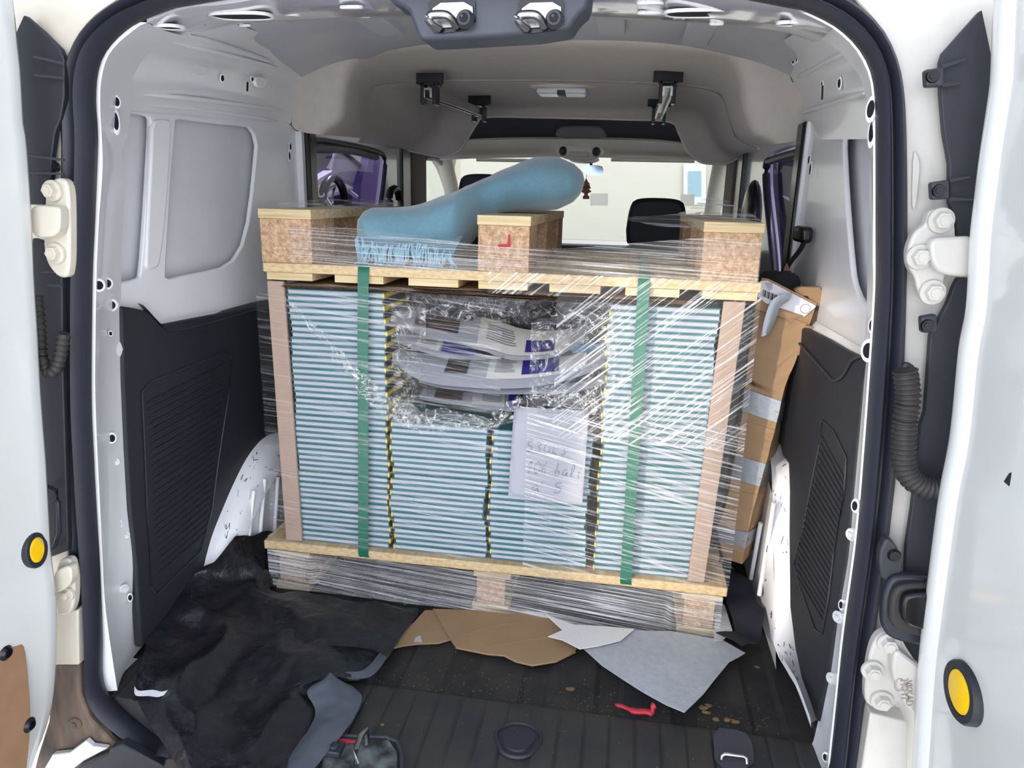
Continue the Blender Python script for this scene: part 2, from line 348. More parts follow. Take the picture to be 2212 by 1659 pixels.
rows.append([p+Vector((-.03, 0, 0)) for p in rows[-1]])
rows.insert(0, [p+Vector((-.03, -.01, 0)) for p in rows[0]])
bm = bmesh.new(); grid(bm, rows); pil_l = link('pillar', bm, PAINTIN, wall_l, 40)
def on_pillar_l(px, py):
    # point on the pillar surface by intersecting its rows
    best = None; d0 = ray(px, py).normalized()
    for r0, r1 in zip(rows[1:-2], rows[2:-1]):
        for i in range(len(r0)-1):
            for k in (0, .5, 1):
                q = r0[i].lerp(r1[i], k); e = ((q-CAM)-d0*((q-CAM).dot(d0))).length
                if best is None or e < best[0]: best = (e, q)
    return CAM+d0*((best[1]-CAM).dot(d0))
NL = Vector((.80, -.6, 0))
for px, py, rx, rz in ((251, 220, .005, .008), (249, 262, .005, .016), (213, 616, .007, .008), (231, 612, .007, .008), (237, 659, .010, .009), (238, 720, .003, .004), (241, 946, .006, .008), (256, 1132, .005, .008), (280, 1290, .004, .007)):
    hole(pil_l, on_pillar_l(px, py)+NL*.002, NL, rx, rz)
def screw(parent, c, nrm, r=.006, m=PAINT):
    bm = bmesh.new(); nrm = Vector(nrm).normalized()
    disc(bm, c, nrm, r*1.7, .002, 20, r*1.5); disc(bm, Vector(c)+nrm*.002, nrm, r, .005, 6, r*.9); disc(bm, Vector(c)+nrm*.007, nrm, r*.45, .002, 8)
    return link('screw', bm, m, parent, 40)
for px, py in ((248, 998), (270, 1156), (268, 1271)): screw(pil_l, on_pillar_l(px, py)+NL*.001, NL)
# cant rail and upper wall holes
for px, py, rx, rz, sq in ((337, 130, .0035, .014, 1), (349, 121, .004, .005, 0), (529, 187, .0035, .011, 1), (540, 171, .004, .005, 0), (500, 73, .003, .005, 0), (557, 102, .006, .008, 0), (580, 105, .003, .004, 0), (610, 125, .004, .006, 0), (619, 125, .006, .008, 0), (630, 118, .005, .005, 1), (600, 87, .007, .004, 0), (475, 169, .005, .007, 0)):
    t = (px-330)/310; c = AX(px, py, -.672 if py > 115 else -.652); hole(wall_l, c+Vector((.006, 0, 0)), (1, -.25, -.15), rx, rz, rim=(not sq), square=bool(sq))
for q in (P([(380, 125), (446, 143), (452, 150), (449, 161), (440, 162), (378, 146), (375, 137)], 'x', -.664), P([(555, 165), (575, 168), (580, 175), (574, 190), (556, 188), (551, 176)], 'x', -.664)):
    plate('pressed_rib', rnd(q, 1), PAINTIN, (-.01, 0, 0), wall_l, bevel=.003)
# end strip by the window with key-hole slots
hole(wall_l, AX(627, 317, -.728), (1, -.3, 0), .004, .010); hole(wall_l, AX(625, 337, -.728), (1, -.3, 0), .004, .012)
boxo('end_flange', (-.75, -.715, .585, .605, .2, 1.23), PAINTIN, wall_l)
# lower roll below the recess (rounded belt)
bm = bmesh.new(); rows_ = []
for i in range(15):
    t = i/14; y = -.36+t*.96; zc = .775-.12*t*.4
    rows_.append([Vector((XL+.002+.020*math.sin(math.pi*k/8), y, zc-.012-.075*k/8)) for k in range(9)])
grid(bm, rows_); link('belt_roll', bm, PAINTIN, wall_l, 60)
# ---- left wheel arch
arcO = [(445, 1245), (458, 1190), (470, 1150), (490, 1100), (515, 1042), (545, 985), (580, 945), (615, 935), (660, 940)]
arcI = [(500, 1240), (505, 1190), (520, 1140), (545, 1085), (570, 1040), (592, 1008), (612, 992), (640, 985), (690, 985)]
A = cat_rom(P(arcO, 'x', -.70), 30); B = cat_rom(P(arcI, 'x', -.655), 30)
rows_ = [[p+Vector((-.06, 0, 0)) for p in A], A, [a.lerp(b, .5)+Vector((.008, 0, .004)) for a, b in zip(A, B)], B, [p+Vector((.006, .03, -.02)) for p in B]]
bm = bmesh.new(); grid(bm, rows_); wa = link('wheel_arch', bm, PAINTIN, wall_l, 60)
bm = bmesh.new(); bm.faces.new([bm.verts.new(p) for p in [Vector((-.662, p.y, p.z)) for p in B]+[Vector((-.662, 1.0, .0)), Vector((-.662, -.05, .0))]]); link('arch_panel', bm, PAINTIN, wa)
for a, b in (((548, 1060), (535, 1180)), ((600, 1030), (592, 1170)), ((572, 1035), (560, 1175))):
    p, q = AX(*a, -.655), AX(*b, -.655); tubeo('arch_rib', [p, p.lerp(q, .5), q], .006, PAINTIN, wa)
def scuffs(A, B, parent, n, seed):
    rg = random.Random(seed); bm = bmesh.new()
    for _ in range(n):
        i = rg.randrange(4, len(A)-5); t = rg.random()*.9; p = A[i].lerp(B[i], t); q = A[i+1].lerp(B[i+1], t+rg.uniform(-.3, .3)); L_ = rg.uniform(.1, .9)
        nn = Vector((.004 if parent is wa_ref[0] else -.004, -.003, .002)); tube(bm, [p+nn, p.lerp(q, L_)+nn], rg.uniform(.0003, .0009), 5)
    o = link('scuff_marks', bm, BLACKG, parent); o['kind'] = 'stuff'
wa_ref = [wa]; scuffs(A, B, wa, 60, 3)
# ---- left lower trim
XTL = -.712
out = P([(262, 661), (290, 665), (318, 671), (334, 682), (350, 702)], 'x', XTL)+[AX(620, 650, XTL), AX(650, 645, XTL), AX(650, 940, XTL)]+P([(615, 935), (580, 945), (545, 985), (515, 1042), (490, 1100), (470, 1150), (455, 1240), (440, 1300), (306, 1400), (294, 1230), (281, 1100), (273, 970), (266, 825), (264, 750)], 'x', XTL)
tl = plate('trim_1', out, TRIMD, (-.02, 0, 0), None, bevel=.006); struct(tl, 'black plastic lower lining panel on the left side of the load bay')
lp = P([(318, 673), (350, 703), (372, 716), (400, 712), (520, 680), (620, 660), (620, 640), (520, 655), (420, 680), (352, 690)], 'x', XTL+.002)
bm = bmesh.new(); A = cat_rom(P([(322, 672), (350, 702), (372, 716), (450, 700), (560, 668), (640, 650)], 'x', XTL+.003), 30)
grid(bm, [A, [p+Vector((-.012, 0, .012)) for p in A], [p+Vector((-.03, 0, .018)) for p in A]]); link('top_ledge', bm, BLACKP2, tl, 60)
fr = P([(307, 847), (325, 825), (400, 795), (484, 762), (501, 771), (495, 850), (484, 916), (470, 1010), (459, 1100), (435, 1191), (337, 1285), (326, 1268), (318, 1100), (312, 960)], 'x', XTL+.002)
bm = bmesh.new(); tube(bm, fr+[fr[0]], .0018, 6, cap=False); link('panel_outline', bm, BLACKP2, tl, 60)
ribL = cat_rom(P([(318, 870), (325, 960), (332, 1100), (342, 1240)], 'x', XTL+.001), 26); ribR = cat_rom(P([(490, 785), (478, 900), (458, 1030), (445, 1150)], 'x', XTL+.001), 26)
bm = bmesh.new()
for a, b in zip(ribL, ribR):
    n_ = 13; ps = [a.lerp(b, k/(n_-1)) for k in range(n_)]; tube(bm, ps, [.0012+.0028*abs(math.sin(k*1.9)) for k in range(n_)], 6)
link('rib_panel', bm, TRIMD, tl, 60)
# ---- right wall
wall_r = plate('wall_right', [Vector((XR, -.36, .55)), Vector((XR, -.36, 1.26)), Vector((XR, .1, 1.27)), Vector((XR, .60, 1.27)), Vector((XR, .60, .55))], PAINTIN, (.012, 0, 0), None,
               [clampy(rnd(P([(1820, 304), (1826, 294), (1850, 290), (1905, 285), (1905, 680), (1874, 661), (1856, 645), (1842, 608), (1836, 554), (1829, 470), (1823, 380)], 'x', XR), 1), -.34)], bevel=.004)
struct(wall_r, 'white painted steel side of the load bay, right')
boxo('outer_skin', (.80, .825, -.47, .66, -.2, 1.53), SKIN, wall_r)
rr_o, rr_rows = rail([(1905, 300), (1890, 215), (1868, 205), (1850, 196), (1846, 140), (1822, 112), (1798, 98), (1766, 78), (1725, 66)], [(1741, 302), (1736, 250), (1730, 205), (1716, 180), (1706, 160), (1703, 130), (1690, 115), (1680, 105), (1676, 98)], -.22, .56, 'cant_rail', wall_r, 1)
sealRin = [(1740, 20), (1780, 38), (1808, 54), (1835, 77), (1858, 101), (1885, 152), (1894, 203), (1896, 304), (1896, 400), (1895, 560), (1896, 608), (1892, 690), (1880, 862), (1869, 1006), (1863, 1080), (1850, 1204), (1825, 1385), (1810, 1529), (1796, 1659)]
pilR = [(1700, 60), (1740, 68), (1767, 81), (1801, 101), (1835, 135), (1859, 169), (1869, 202), (1875, 253), (1879, 337), (1875, 500), (1874, 560), (1872, 663), (1862, 825), (1847, 985), (1840, 1060), (1827, 1204), (1807, 1313), (1789, 1439), (1757, 1600)]
A = [p+Vector((0, .02, 0)) for p in P(sealRin, 'y', -.50)]+[Vector((.735, -.46, -.03))]
B = [AY(a, b, -.30) if b < 260 else AX(a, b, .735) for a, b in pilR]+[Vector((.735, -.30, -.03))]
A = cat_rom(A, 90); B = cat_rom(B, 90); rowsR = []
for t in (0, .04, .12, .5, .9, 1): rowsR.append([a.lerp(b, t)+Vector((.006*math.sin(math.pi*t), 0, 0)) for a, b in zip(A, B)])
rowsR.append([p+Vector((.03, 0, 0)) for p in rowsR[-1]]); rowsR.insert(0, [p+Vector((.03, -.01, 0)) for p in rowsR[0]])
bm = bmesh.new(); grid(bm, rowsR); pil_r = link('pillar', bm, PAINTIN, wall_r, 40)
def on_pillar_r(px, py):
    best = None; d0 = ray(px, py).normalized()
    for r0, r1 in zip(rowsR[1:-2], rowsR[2:-1]):
        for i in range(len(r0)-1):
            for k in (0, .5, 1):
                q = r0[i].lerp(r1[i], k); e = ((q-CAM)-d0*((q-CAM).dot(d0))).length
                if best is None or e < best[0]: best = (e, q)
    return CAM+d0*((best[1]-CAM).dot(d0))
NR = Vector((-.8, -.6, 0))
for px, py, rx, rz in ((1884, 236, .006, .012), (1886, 282, .005, .018), (1886, 702, .005, .010), (1878, 757, .009, .012), (1849, 1092, .005, .008), (1819, 1306, .004, .007), (1790, 1482, .004, .006), (1785, 1635, .005, .007)): hole(pil_r, on_pillar_r(px, py)+NR*.002, NR, rx, rz)
for px, py in ((1840, 1155), (1811, 1333), (1797, 1466)): screw(pil_r, on_pillar_r(px, py)+NR*.001, NR, .007)
for px, py, rx, rz, sq in ((1783, 181, .003, .004, 0), (1784, 200, .003, .014, 1), (1821, 180, .005, .008, 0), (1755, 107, .006, .010, 0), (1741, 108, .003, .005, 0), (1720, 127, .007, .011, 0), (1714, 120, .004, .006, 1), (1727, 128, .003, .006, 0)):
    hole(wall_r, AX(px, py, .692)+Vector((-.006, 0, 0)), (-1, -.3, -.1), rx, rz, rim=not sq, square=bool(sq))
hole(wall_r, AX(1748, 345, .757), (-1, -.3, 0), .004, .010); hole(wall_r, AX(1751, 366, .757), (-1, -.3, 0), .004, .014)
boxo('end_flange', (.755, .775, .47, .485, .2, 1.26), PAINTIN, wall_r)
bm = bmesh.new(); rows_ = []
for i in range(15):
    t = i/14; y = -.36+t*.96; rows_.append([Vector((XR-.002-.022*math.sin(math.pi*k/8), y, .79-.02*t-.08*k/8)) for k in range(9)])
grid(bm, rows_); link('belt_roll', bm, PAINTIN, wall_r, 60)
for ln in ([(1726, 246), (1790, 226), (1866, 202)], [(1722, 168), (1775, 140), (1832, 110)]): press(rr_rows, ln, wall_r)
# right arch
arO = [(1684, 960), (1690, 985), (1703, 1003), (1705, 1060), (1704, 1150), (1706, 1313), (1717, 1403), (1731, 1468), (1750, 1520), (1763, 1556)]
arI = [(1664, 990), (1668, 1030), (1668, 1085), (1660, 1160), (1652, 1230), (1650, 1284), (1673, 1396), (1700, 1450), (1724, 1493), (1753, 1572)]
A = cat_rom(P(arO, 'x', .74), 34); B = cat_rom([AX(a, b, .70) for a, b in arI], 34)
bm = bmesh.new(); grid(bm, [[p+Vector((.05, 0, 0)) for p in A], A, [a.lerp(b, .4)+Vector((-.01, -.004, 0)) for a, b in zip(A, B)], B, [p+Vector((.004, .03, 0)) for p in B]]); war = link('wheel_arch', bm, PAINTIN, wall_r, 60)
scuffs(A, B, war, 50, 5)
bm = bmesh.new(); bm.faces.new([bm.verts.new(p) for p in (Vector((.712, -.10, .0)), Vector((.712, .15, .33)), Vector((.712, .5, .42)), Vector((.712, 1.0, .42)), Vector((.712, 1.0, .0)))]); link('arch_panel', bm, PAINTIN, war)
for a, b in (((1643, 1130), (1622, 1250)), ((1672, 1085), (1640, 1285))):
    p, q = AX(*a, .70), AX(*b, .70); tubeo('arch_rib', [p, p.lerp(q, .5), q], .006, PAINTIN, war)
XTR = .728
out = P([(1700, 690), (1778, 731), (1812, 752), (1847, 769), (1872, 766), (1862, 825), (1847, 985), (1840, 1060), (1827, 1204), (1807, 1313), (1789, 1439), (1763, 1560), (1750, 1520), (1731, 1468), (1717, 1403), (1706, 1313), (1704, 1150), (1705, 1060), (1703, 1003), (1690, 985), (1684, 960), (1650, 940), (1650, 700)], 'x', XTR)
tr_ = plate('trim_2', out, TRIMD, (.02, 0, 0), None, bevel=.006); struct(tr_, 'black plastic lower lining panel on the right side of the load bay')
A = cat_rom(P([(1690, 700), (1778, 800), (1800, 822), (1822, 810), (1840, 778), (1868, 768)], 'x', XTR-.003), 30)
tubeo('panel_crease', A, .003, BLACKP2, tr_)
fr = P([(1775, 908), (1800, 930), (1828, 990), (1824, 1060), (1800, 1200), (1790, 1290), (1775, 1370), (1760, 1360), (1725, 1260), (1716, 1220), (1735, 1140), (1750, 1060), (1770, 960)], 'x', XTR-.002)
bm = bmesh.new(); tube(bm, fr+[fr[0]], .0018, 6, cap=False); link('panel_outline', bm, BLACKP2, tr_, 60)
ra = cat_rom(P([(1775, 945), (1765, 1020), (1745, 1100), (1724, 1200), (1724, 1250)], 'x', XTR-.001), 24); rbb = cat_rom(P([(1822, 1030), (1815, 1100), (1800, 1180), (1790, 1270), (1778, 1340)], 'x', XTR-.001), 24)
bm = bmesh.new()
for a, b in zip(ra, rbb): tube(bm, [a, a.lerp(b, .5), b], [.0045, .003, .0015], 6)
link('rib_panel', bm, TRIMD, tr_, 60)
# ---- roof
bm = bmesh.new(); rows_ = []
for i in range(25):
    t = i/24; y = -.46+t*1.12; zc = 1.365+.075*min(1, (t*1.6))+.03*t
    rows_.append([Vector((-.70+1.43*k/40, y, zc+.012-.10*(abs(k/20-1)**3.2))) for k in range(41)])
grid(bm, rows_); grid(bm, [[p+Vector((0, 0, .03)) for p in r] for r in rows_]); ceil = link('ceiling', bm, SKINROOF, None, 60); struct(ceil, 'painted grey roof skin above the load bay')
def roofz(x, y):
    t = (y+.46)/1.12; return 1.365+.075*min(1, t*1.6)+.03*t+.012-.10*(abs((x-.015)/.715)**3.2)
# header rail over the doors: from the seal arch to the roof skin
top_seal_in = [AY(300, 42, -.5), AY(380, 12, -.5), AY(486, 0, -.5), Vector((-.20, -.5, 1.346)), Vector((0.03, -.5, 1.352)), Vector((.28, -.5, 1.348)), AY(1679, 0, -.5), AY(1740, 20, -.5), AY(1808, 54, -.5)]
hd_in = P([(470, 60), (560, 46), (640, 46), (740, 40), (900, 38), (1100, 36), (1291, 40), (1470, 48), (1600, 58), (1690, 68), (1740, 82)], 'y', -.16)
A = cat_rom(top_seal_in, 70); B = cat_rom(hd_in, 70)
rows_ = []
for t in (0, .04, .1, .35, .65, .92, 1): rows_.append([a.lerp(b, t)+Vector((0, .02*(1-t), -.012*math.sin(math.pi*t))) for a, b in zip(A, B)])
rows_.append([p+Vector((0, .01, .05)) for p in rows_[-1]]); rows_.insert(0, [p+Vector((0, 0, .05)) for p in rows_[0]])
HDR = mat('glossy_header_paint', (205, 202, 212), .10, coat=1.0, bump=.25, bscale=9, dist=.01)
bm = bmesh.new(); grid(bm, rows_); hdr = link('header_rail', bm, HDR, ceil, 50)
def on_hdr(px, py):
    best = None; d0 = ray(px, py).normalized()
    for r0, r1 in zip(rows_[1:-2], rows_[2:-1]):
        for i in range(len(r0)):
            for k in (0, .33, .66, 1):
                q = r0[i].lerp(r1[i], k); e = ((q-CAM)-d0*((q-CAM).dot(d0))).length
                if best is None or e < best[0]: best = (e, q)
    return CAM+d0*((best[1]-CAM).dot(d0))
def pocket(px, py, w, l, parent=None):
    c = on_hdr(px, py)+Vector((0, 0, -.004)); bm = bmesh.new()
    ps = rnd([c+Vector((-w, -l, 0)), c+Vector((w, -l, 0)), c+Vector((w*.85, l, .004)), c+Vector((-w*.85, l, .004))], 2)
    bm.faces.new([bm.verts.new(p) for p in ps]); link('hole', bm, HOLE, hdr)
    bm = bmesh.new(); tube(bm, [p+Vector((0, 0, .001)) for p in ps]+[ps[0]+Vector((0, 0, .001))], .003, 6, cap=False); link('hole_rim', bm, PAINTIN, hdr, 60)
for px, py, w, l in ((524, 33, .055, .03), (367, 57, .022, .022), (760, 14, .018, .010), (1510, 27, .055, .03), (1713, 49, .024, .018), (1404, 26, .020, .012), (1405, 5, .020, .012), (530, 53, .010, .006), (1548, 49, .010, .006), (625, 30, .018, .012), (600, 44, .016, .008), (790, 33, .012, .007)): pocket(px, py, w, l)
for px, py in ((1320, 70), (1505, 78), (830, 62)):   # two roof bows ends over the shelf
    c = AZ(px, py, 1.45)
    bm = bmesh.new(); box(bm, c.x-.035, c.x+.035, c.y-.25, c.y+.06, roofz(c.x, c.y)-.016, roofz(c.x, c.y)+.01); link('roof_bow', bm, SKINROOF, ceil, bevel=.004)
# outer roof & cab shell so that daylight only enters through the glass and the open rear
boxo('cab_roof', (-.82, .84, -.47, 3.0, 1.53, 1.56), FELTC, ceil)
# ---- floor
bm = bmesh.new(); nx = 150; rows_ = []
for j in range(60):
    y = -.345+j*(1.6/59); row = []
    for i in range(nx):
        x = -.80+1.62*i/(nx-1); s = (x/.165) % 1.0
        z = -.010+.008*(1 if .18 < s < .82 else 0)+.004*noise.noise(Vector((x*6, y*6, 0)))
        row.append(Vector((x, y, z)))
    rows_.append(row)
grid(bm, rows_); grid(bm, [[Vector((p.x, p.y, -.06)) for p in r] for r in (rows_[0], rows_[-1])]); fl = link('floor', bm, MAT_FLOOR, None, 30); struct(fl, 'dusty dark ribbed mat on the load floor')
# mat edge lip on the right
tubeo('mat_edge', [p+Vector((.004, 0, .006)) for p in P([(1762, 1590), (1753, 1572), (1724, 1493), (1673, 1396), (1641, 1284), (1615, 1204)], 'z', .0)], .006, RUBBER, fl)
# sill cover with grooves
sill = empty('sill_cover', (.03, -.45, 0)); tag(sill, 'dark grooved plastic cover over the rear loading sill', 'sill cover')
bm = bmesh.new(); rows_ = []; nxs = 260
prof = [(-.330, -.004), (-.338, .006), (-.345, .009), (-.43, .007), (-.478, .005), (-.52, .002), (-.60, -.008), (-.64, -.04), (-.65, -.10)]
for y, z0_ in prof:
    row = []
    for i in range(nxs):
        x = -.735+1.475*i/(nxs-1); g = 0; z = z0_
        if y < -.48: z -= .16*max(0, min(1, (-.50-x)/.06))
        s = (x-.02) % .052
        if -.535 < y < -.344 and s < .006: g = -.004
        row.append(Vector((x, y, z+g)))
    rows_.append(row)
grid(bm, rows_); grid(bm, [rows_[0], [Vector((p.x, -.33, -.05)) for p in rows_[0]]]); link('cover', bm, SILLM, sill, 25)
# round plug recess with pointed lower edge
c = AZ(1120, 1592, .009); bm = bmesh.new()
def ringp(s, h): return [c+Vector((.044*s*math.cos(a), .038*s*math.sin(a)*(1.35 if -2.4 < a-2*math.pi*(a > math.pi) < -.75 else 1), h)) for a in [2*math.pi*k/36 for k in range(36)]]
grid(bm, [ringp(1.12, -.001), ringp(1.06, .003), ringp(.98, .003), ringp(.92, -.001), ringp(.80, -.0005), ringp(.76, .003)], closed=True); v = ringp(.76, .003); bm.faces.new([bm.verts.new(p) for p in v]); link('round_plug', bm, BLACKP, sill, 50)
# latch recess plate bottom left with striker
c0 = P([(705, 1592), (840, 1598), (858, 1625), (858, 1700), (690, 1700), (700, 1620)], 'z', .011)
plate('latch_plate', c0, mat('dirty_pale_steel', (120, 128, 132), .45, metal=.3, rgb2=(48, 48, 46), vscale=30), (0, 0, -.006), sill, bevel=.001)
stz = .016; p0 = AZ(792, 1606, stz); p1 = AZ(792, 1650, stz)
tubeo('striker_loop', [p0, p0+Vector((0, 0, .03)), p0.lerp(p1, .5)+Vector((-.012, 0, .036)), p1+Vector((-.02, 0, .03)), p1+Vector((-.02, 0, 0))], .006, STEEL, sill)
bm = bmesh.new(); cc = AZ(722, 1622, .013); box(bm, cc.x-.016, cc.x+.016, cc.y-.016, cc.y+.016, .011, .024); disc(bm, cc+Vector((0, 0, .011)), (0, 0, 1), .011, .004, 20, .007); link('rubber_stop', bm, RUBBER, sill, bevel=.002)
rr = P([(722, 1592), (770, 1600), (735, 1603)], 'z', .020); plate('red_tab', rr, RED, (0, 0, -.004), sill)
bm = bmesh.new(); rim = P([(700, 1588), (835, 1592), (858, 1602), (868, 1625), (870, 1700)], 'z', .014); tube(bm, rim, .004, 8); link('recess_edge', bm, BLACKP2, sill, 60)
# tie-down ring recess on the right
rc = rnd(P([(1540, 1570), (1605, 1578), (1625, 1600), (1630, 1659), (1545, 1659)], 'z', .012), 1)
plate('tie_down_recess', rc, mat('recess_dark_plastic', (64, 66, 78), .4), (0, 0, -.003), sill)
hp = [AZ(1558, 1640, .014), AZ(1560, 1632, .022), AZ(1566, 1629, .025), AZ(1606, 1634, .025), AZ(1612, 1638, .022), AZ(1614, 1650, .014)]
tubeo('tie_down_loop', hp, .0035, ALU, sill)
# ---- seal (rubber) around the opening
so = [(255, 0), (216, 34), (176, 71), (152, 111), (142, 162), (139, 236), (142, 338), (138, 473), (136, 572), (134, 789), (139, 970), (146, 1100), (158, 1235), (167, 1403), (169, 1488), (189, 1548), (236, 1599), (337, 1650)]
si = [(371, 14), (287, 47), (236, 88), (209, 128), (199, 176), (198, 236), (202, 304), (196, 473), (192, 560), (190, 645), (189, 861), (195, 1006), (200, 1100), (208, 1235), (214, 1380), (215, 1470), (232, 1515), (278, 1556), (348, 1600)]
ro_ = [(1845, 0), (1889, 40), (1923, 88), (1943, 145), (1951, 216), (1955, 337), (1956, 500), (1954, 645), (1948, 825), (1938, 970), (1925, 1085), (1911, 1204), (1883, 1385), (1865, 1511), (1852, 1659)]
ri_ = [(1740, 20), (1808, 54), (1858, 101), (1885, 152), (1894, 203), (1896, 304), (1896, 500), (1896, 608), (1892, 690), (1880, 862), (1869, 1006), (1863, 1080), (1850, 1204), (1825, 1385), (1810, 1529), (1796, 1659)]
YS = -.5
def arch_loop(l, r, toph, both):
    Lp = cat_rom(P(l, 'y', YS), 60)[::-1]; Rp = cat_rom(P(r, 'y', YS), 60)
    top = [Vector((Lp[-1].x*.5+.02, YS, toph-.004)), Vector((.03, YS, toph)), Vector((Rp[0].x*.5+.02, YS, toph-.004))]
    mid = cat_rom([Lp[-2], Lp[-1]]+top+[Rp[0], Rp[1]], 50)
    rb_ = [Rp[-1]+Vector((-.0, -.0, -.03)), Rp[-1]+Vector((-.05, -.02, -.12*0.6-.02))]
    lb_ = Lp[0]
    bottom = cat_rom([Rp[-1], Vector((Rp[-1].x-.012, YS, both+.03)), Vector((Rp[-1].x-.07, YS-.06, both-.01)), Vector((.03, YS-.09, both-.02)), Vector((lb_.x+.12, YS-.05, both-.01)), lb_], 50)
    return Lp+mid[2:-2]+Rp+bottom[1:-1]
IN = arch_loop(si, ri_, 1.352, -.01); OUT = arch_loop(so, ro_, 1.405, -.06)
n_ = 320; INr = cat_rom(IN, n_, closed=True); 
# pair outer points by nearest on outer loop
OUTd = lin_res(OUT+[OUT[0]], 1400)
pairs = []
for i, p in enumerate(INr):
    q = min(OUTd, key=lambda w: (w-p).length_squared); pairs.append(q)
pairs = [(pairs[i-2]+pairs[i-1]+pairs[i]+pairs[(i+1) % n_]+pairs[(i+2) % n_])/5 for i in range(n_)]
prof = [(0, .05), (0, 0), (.04, -.012), (.22, -.020), (.38, -.014), (.46, -.004), (.54, -.004), (.62, -.016), (.80, -.030), (.95, -.020), (1, -.002), (.985, .012), (.8, .02)]
bm = bmesh.new(); grid(bm, [[q.lerp(p, u)+Vector((0, dy, 0)) for p, q in zip(INr, pairs)] for u, dy in prof], closed=True)
seal = link('trim_3', bm, RUBBER, None, 60); struct(seal, 'thick black rubber door seal around the rear opening')
# ---- rear body face outside the seal
def bodyl(name, pts, m, y, th=.02, parent=None, bevel=.003): return plate(name, P(pts, 'y', y), m, (0, th, 0), parent, bevel=bevel)
wr = bodyl('wall_rear', [(-40, -60), (330, -60), (255, 0), (216, 34), (185, 71), (160, 111), (150, 162), (148, 1240), (175, 1403), (168, 1437), (60, 1437), (20, 1200)], CREAMP, -.505)
struct(wr, 'dusty white body metal, tinted sunlit cream, round the rear opening, behind the left door')
bodyl('body_side', [(1800, -60), (2260, -60), (2260, 700), (2100, 1250), (2000, 1700), (1845, 1700), (1856, 1511), (1875, 1385), (1905, 1204), (1930, 970), (1942, 825), (1948, 645), (1948, 400), (1945, 216), (1935, 145), (1915, 88), (1885, 44)], BODYP, -.505, .02, wr)
# soft vertical press line on the right
plate('pressed_rib', rnd(P([(1973, 322), (1985, 340), (1988, 362), (1980, 440), (1974, 456), (1970, 440)], 'y', -.51), 1), BODYP, (0, .01, 0), wr, bevel=.002)
bodyl('lower_step', [(1880, 1540), (1960, 1560), (1960, 1700), (1855, 1700)], BODYP, -.54, .04, wr)
bodyl('lower_step', [(120, 1325), (168, 1318), (170, 1437), (112, 1437)], CREAMP, -.53, .03, wr)
# bumper corner left
bp_ = plate('rear_bumper', P([(118, 1437), (169, 1437), (172, 1500), (192, 1552), (240, 1603), (345, 1665), (420, 1720), (60, 1720), (80, 1633), (103, 1560)], 'y', -.53), BUMPER, (0, .02, 0), None, bevel=.006)
tag(bp_, 'dusty brown-grey plastic bumper corner below the left door', 'bumper')
plate('painted_corner', P([(113, 1630), (150, 1626), (185, 1600), (198, 1612), (232, 1617), (180, 1645), (120, 1690), (60, 1720)], 'y', -.545), PAINT, (0, .012, 0), bp_, bevel=.002)
plate('black_lip', P([(236, 1618), (262, 1607), (350, 1655), (430, 1700), (190, 1700), (165, 1660), (232, 1630)], 'y', -.56), BLACKP, (0, .02, 0), bp_, bevel=.003)
cc = AY(163, 1563, -.532); bm = bmesh.new(); disc(bm, cc, (0, -1, 0), .014, .004, 20, .012); disc(bm, cc+Vector((0, -.004, 0)), (0, -1, 0), .006, .003, 12); link('screw', bm, BUMPER, bp_, 40)
# ================================================================== REAR BODY FITTINGS
BK = (0, .014, 0)
def fit(name, pts, m, y, th=.012, parent=None, bevel=.002, r=0): return plate(name, rnd(P(pts, 'y', y), r) if r else P(pts, 'y', y), m, (0, th, 0), parent, bevel=bevel)
pn = fit('gutter_panel', [(51, 32), (90, 66), (128, 104), (138, 128), (138, 210), (130, 257), (118, 285), (111, 338), (110, 381), (100, 403), (97, 442), (50, 442), (30, 300), (20, 100)], BLACKP, -.525)
tag(pn, 'black plastic gutter panel beside the left door, above the white hinge arm', 'gutter panel')
for a, b in (((74, 122), (140, 138)), ((74, 162), (140, 169)), ((60, 334), (138, 346)), ((62, 372), (138, 376))):
    p, q = AY(*a, -.535), AY(*b, -.535); bm = bmesh.new(); tube(bm, [p, q], .0022, 6); link('stiffening_rib', bm, BLACKP2, pn)
bm = bmesh.new(); c = AY(122, 361, -.53); disc(bm, c, (0, -1, 0), .008, .004, 16, .006); link('clip', bm, BLACKG, pn)
pn2 = fit('gutter_panel', [(70, 514), (96, 522), (104, 550), (112, 572), (134, 583), (135, 800), (140, 960), (146, 1160), (146, 1190), (112, 1203), (60, 1203), (50, 800)], BLACKP, -.53)
tag(pn2, 'black plastic gutter panel beside the left door, below the white hinge arm', 'gutter panel')
for a, b in (((90, 586), (136, 588)), ((104, 616), (136, 617))):
    p, q = AY(*a, -.54), AY(*b, -.54); bm = bmesh.new(); tube(bm, [p, q], .0025, 6); link('stiffening_rib', bm, BLACKP2, pn2)
c = AY(108, 1130, -.535)
bm = bmesh.new(); tube(bm, P([(100, 1050), (122, 1060), (126, 1085), (128, 1150), (118, 1180), (98, 1190)], 'y', -.54), .004, 8); link('latch_housing', bm, RUBBER, pn2, 60)
def boot(name, pts, y, r, label, parent=None, n=24):
    cl = cat_rom(P(pts, 'y', y), n*4); bm = bmesh.new()
    rr = [r*(1 if i % 4 in (0, 1) else .80) for i in range(len(cl))]; tube(bm, cl, rr, 14)
    o = link(name, bm, BOOT, parent, 80); tag(o, label, 'cable boot'); return o
boot('cable_boot', [(78, 640), (84, 700), (88, 760), (100, 800), (118, 800), (130, 770), (138, 720)], -.56, .011, 'black corrugated rubber cable boot curving behind the left door edge', n=22)
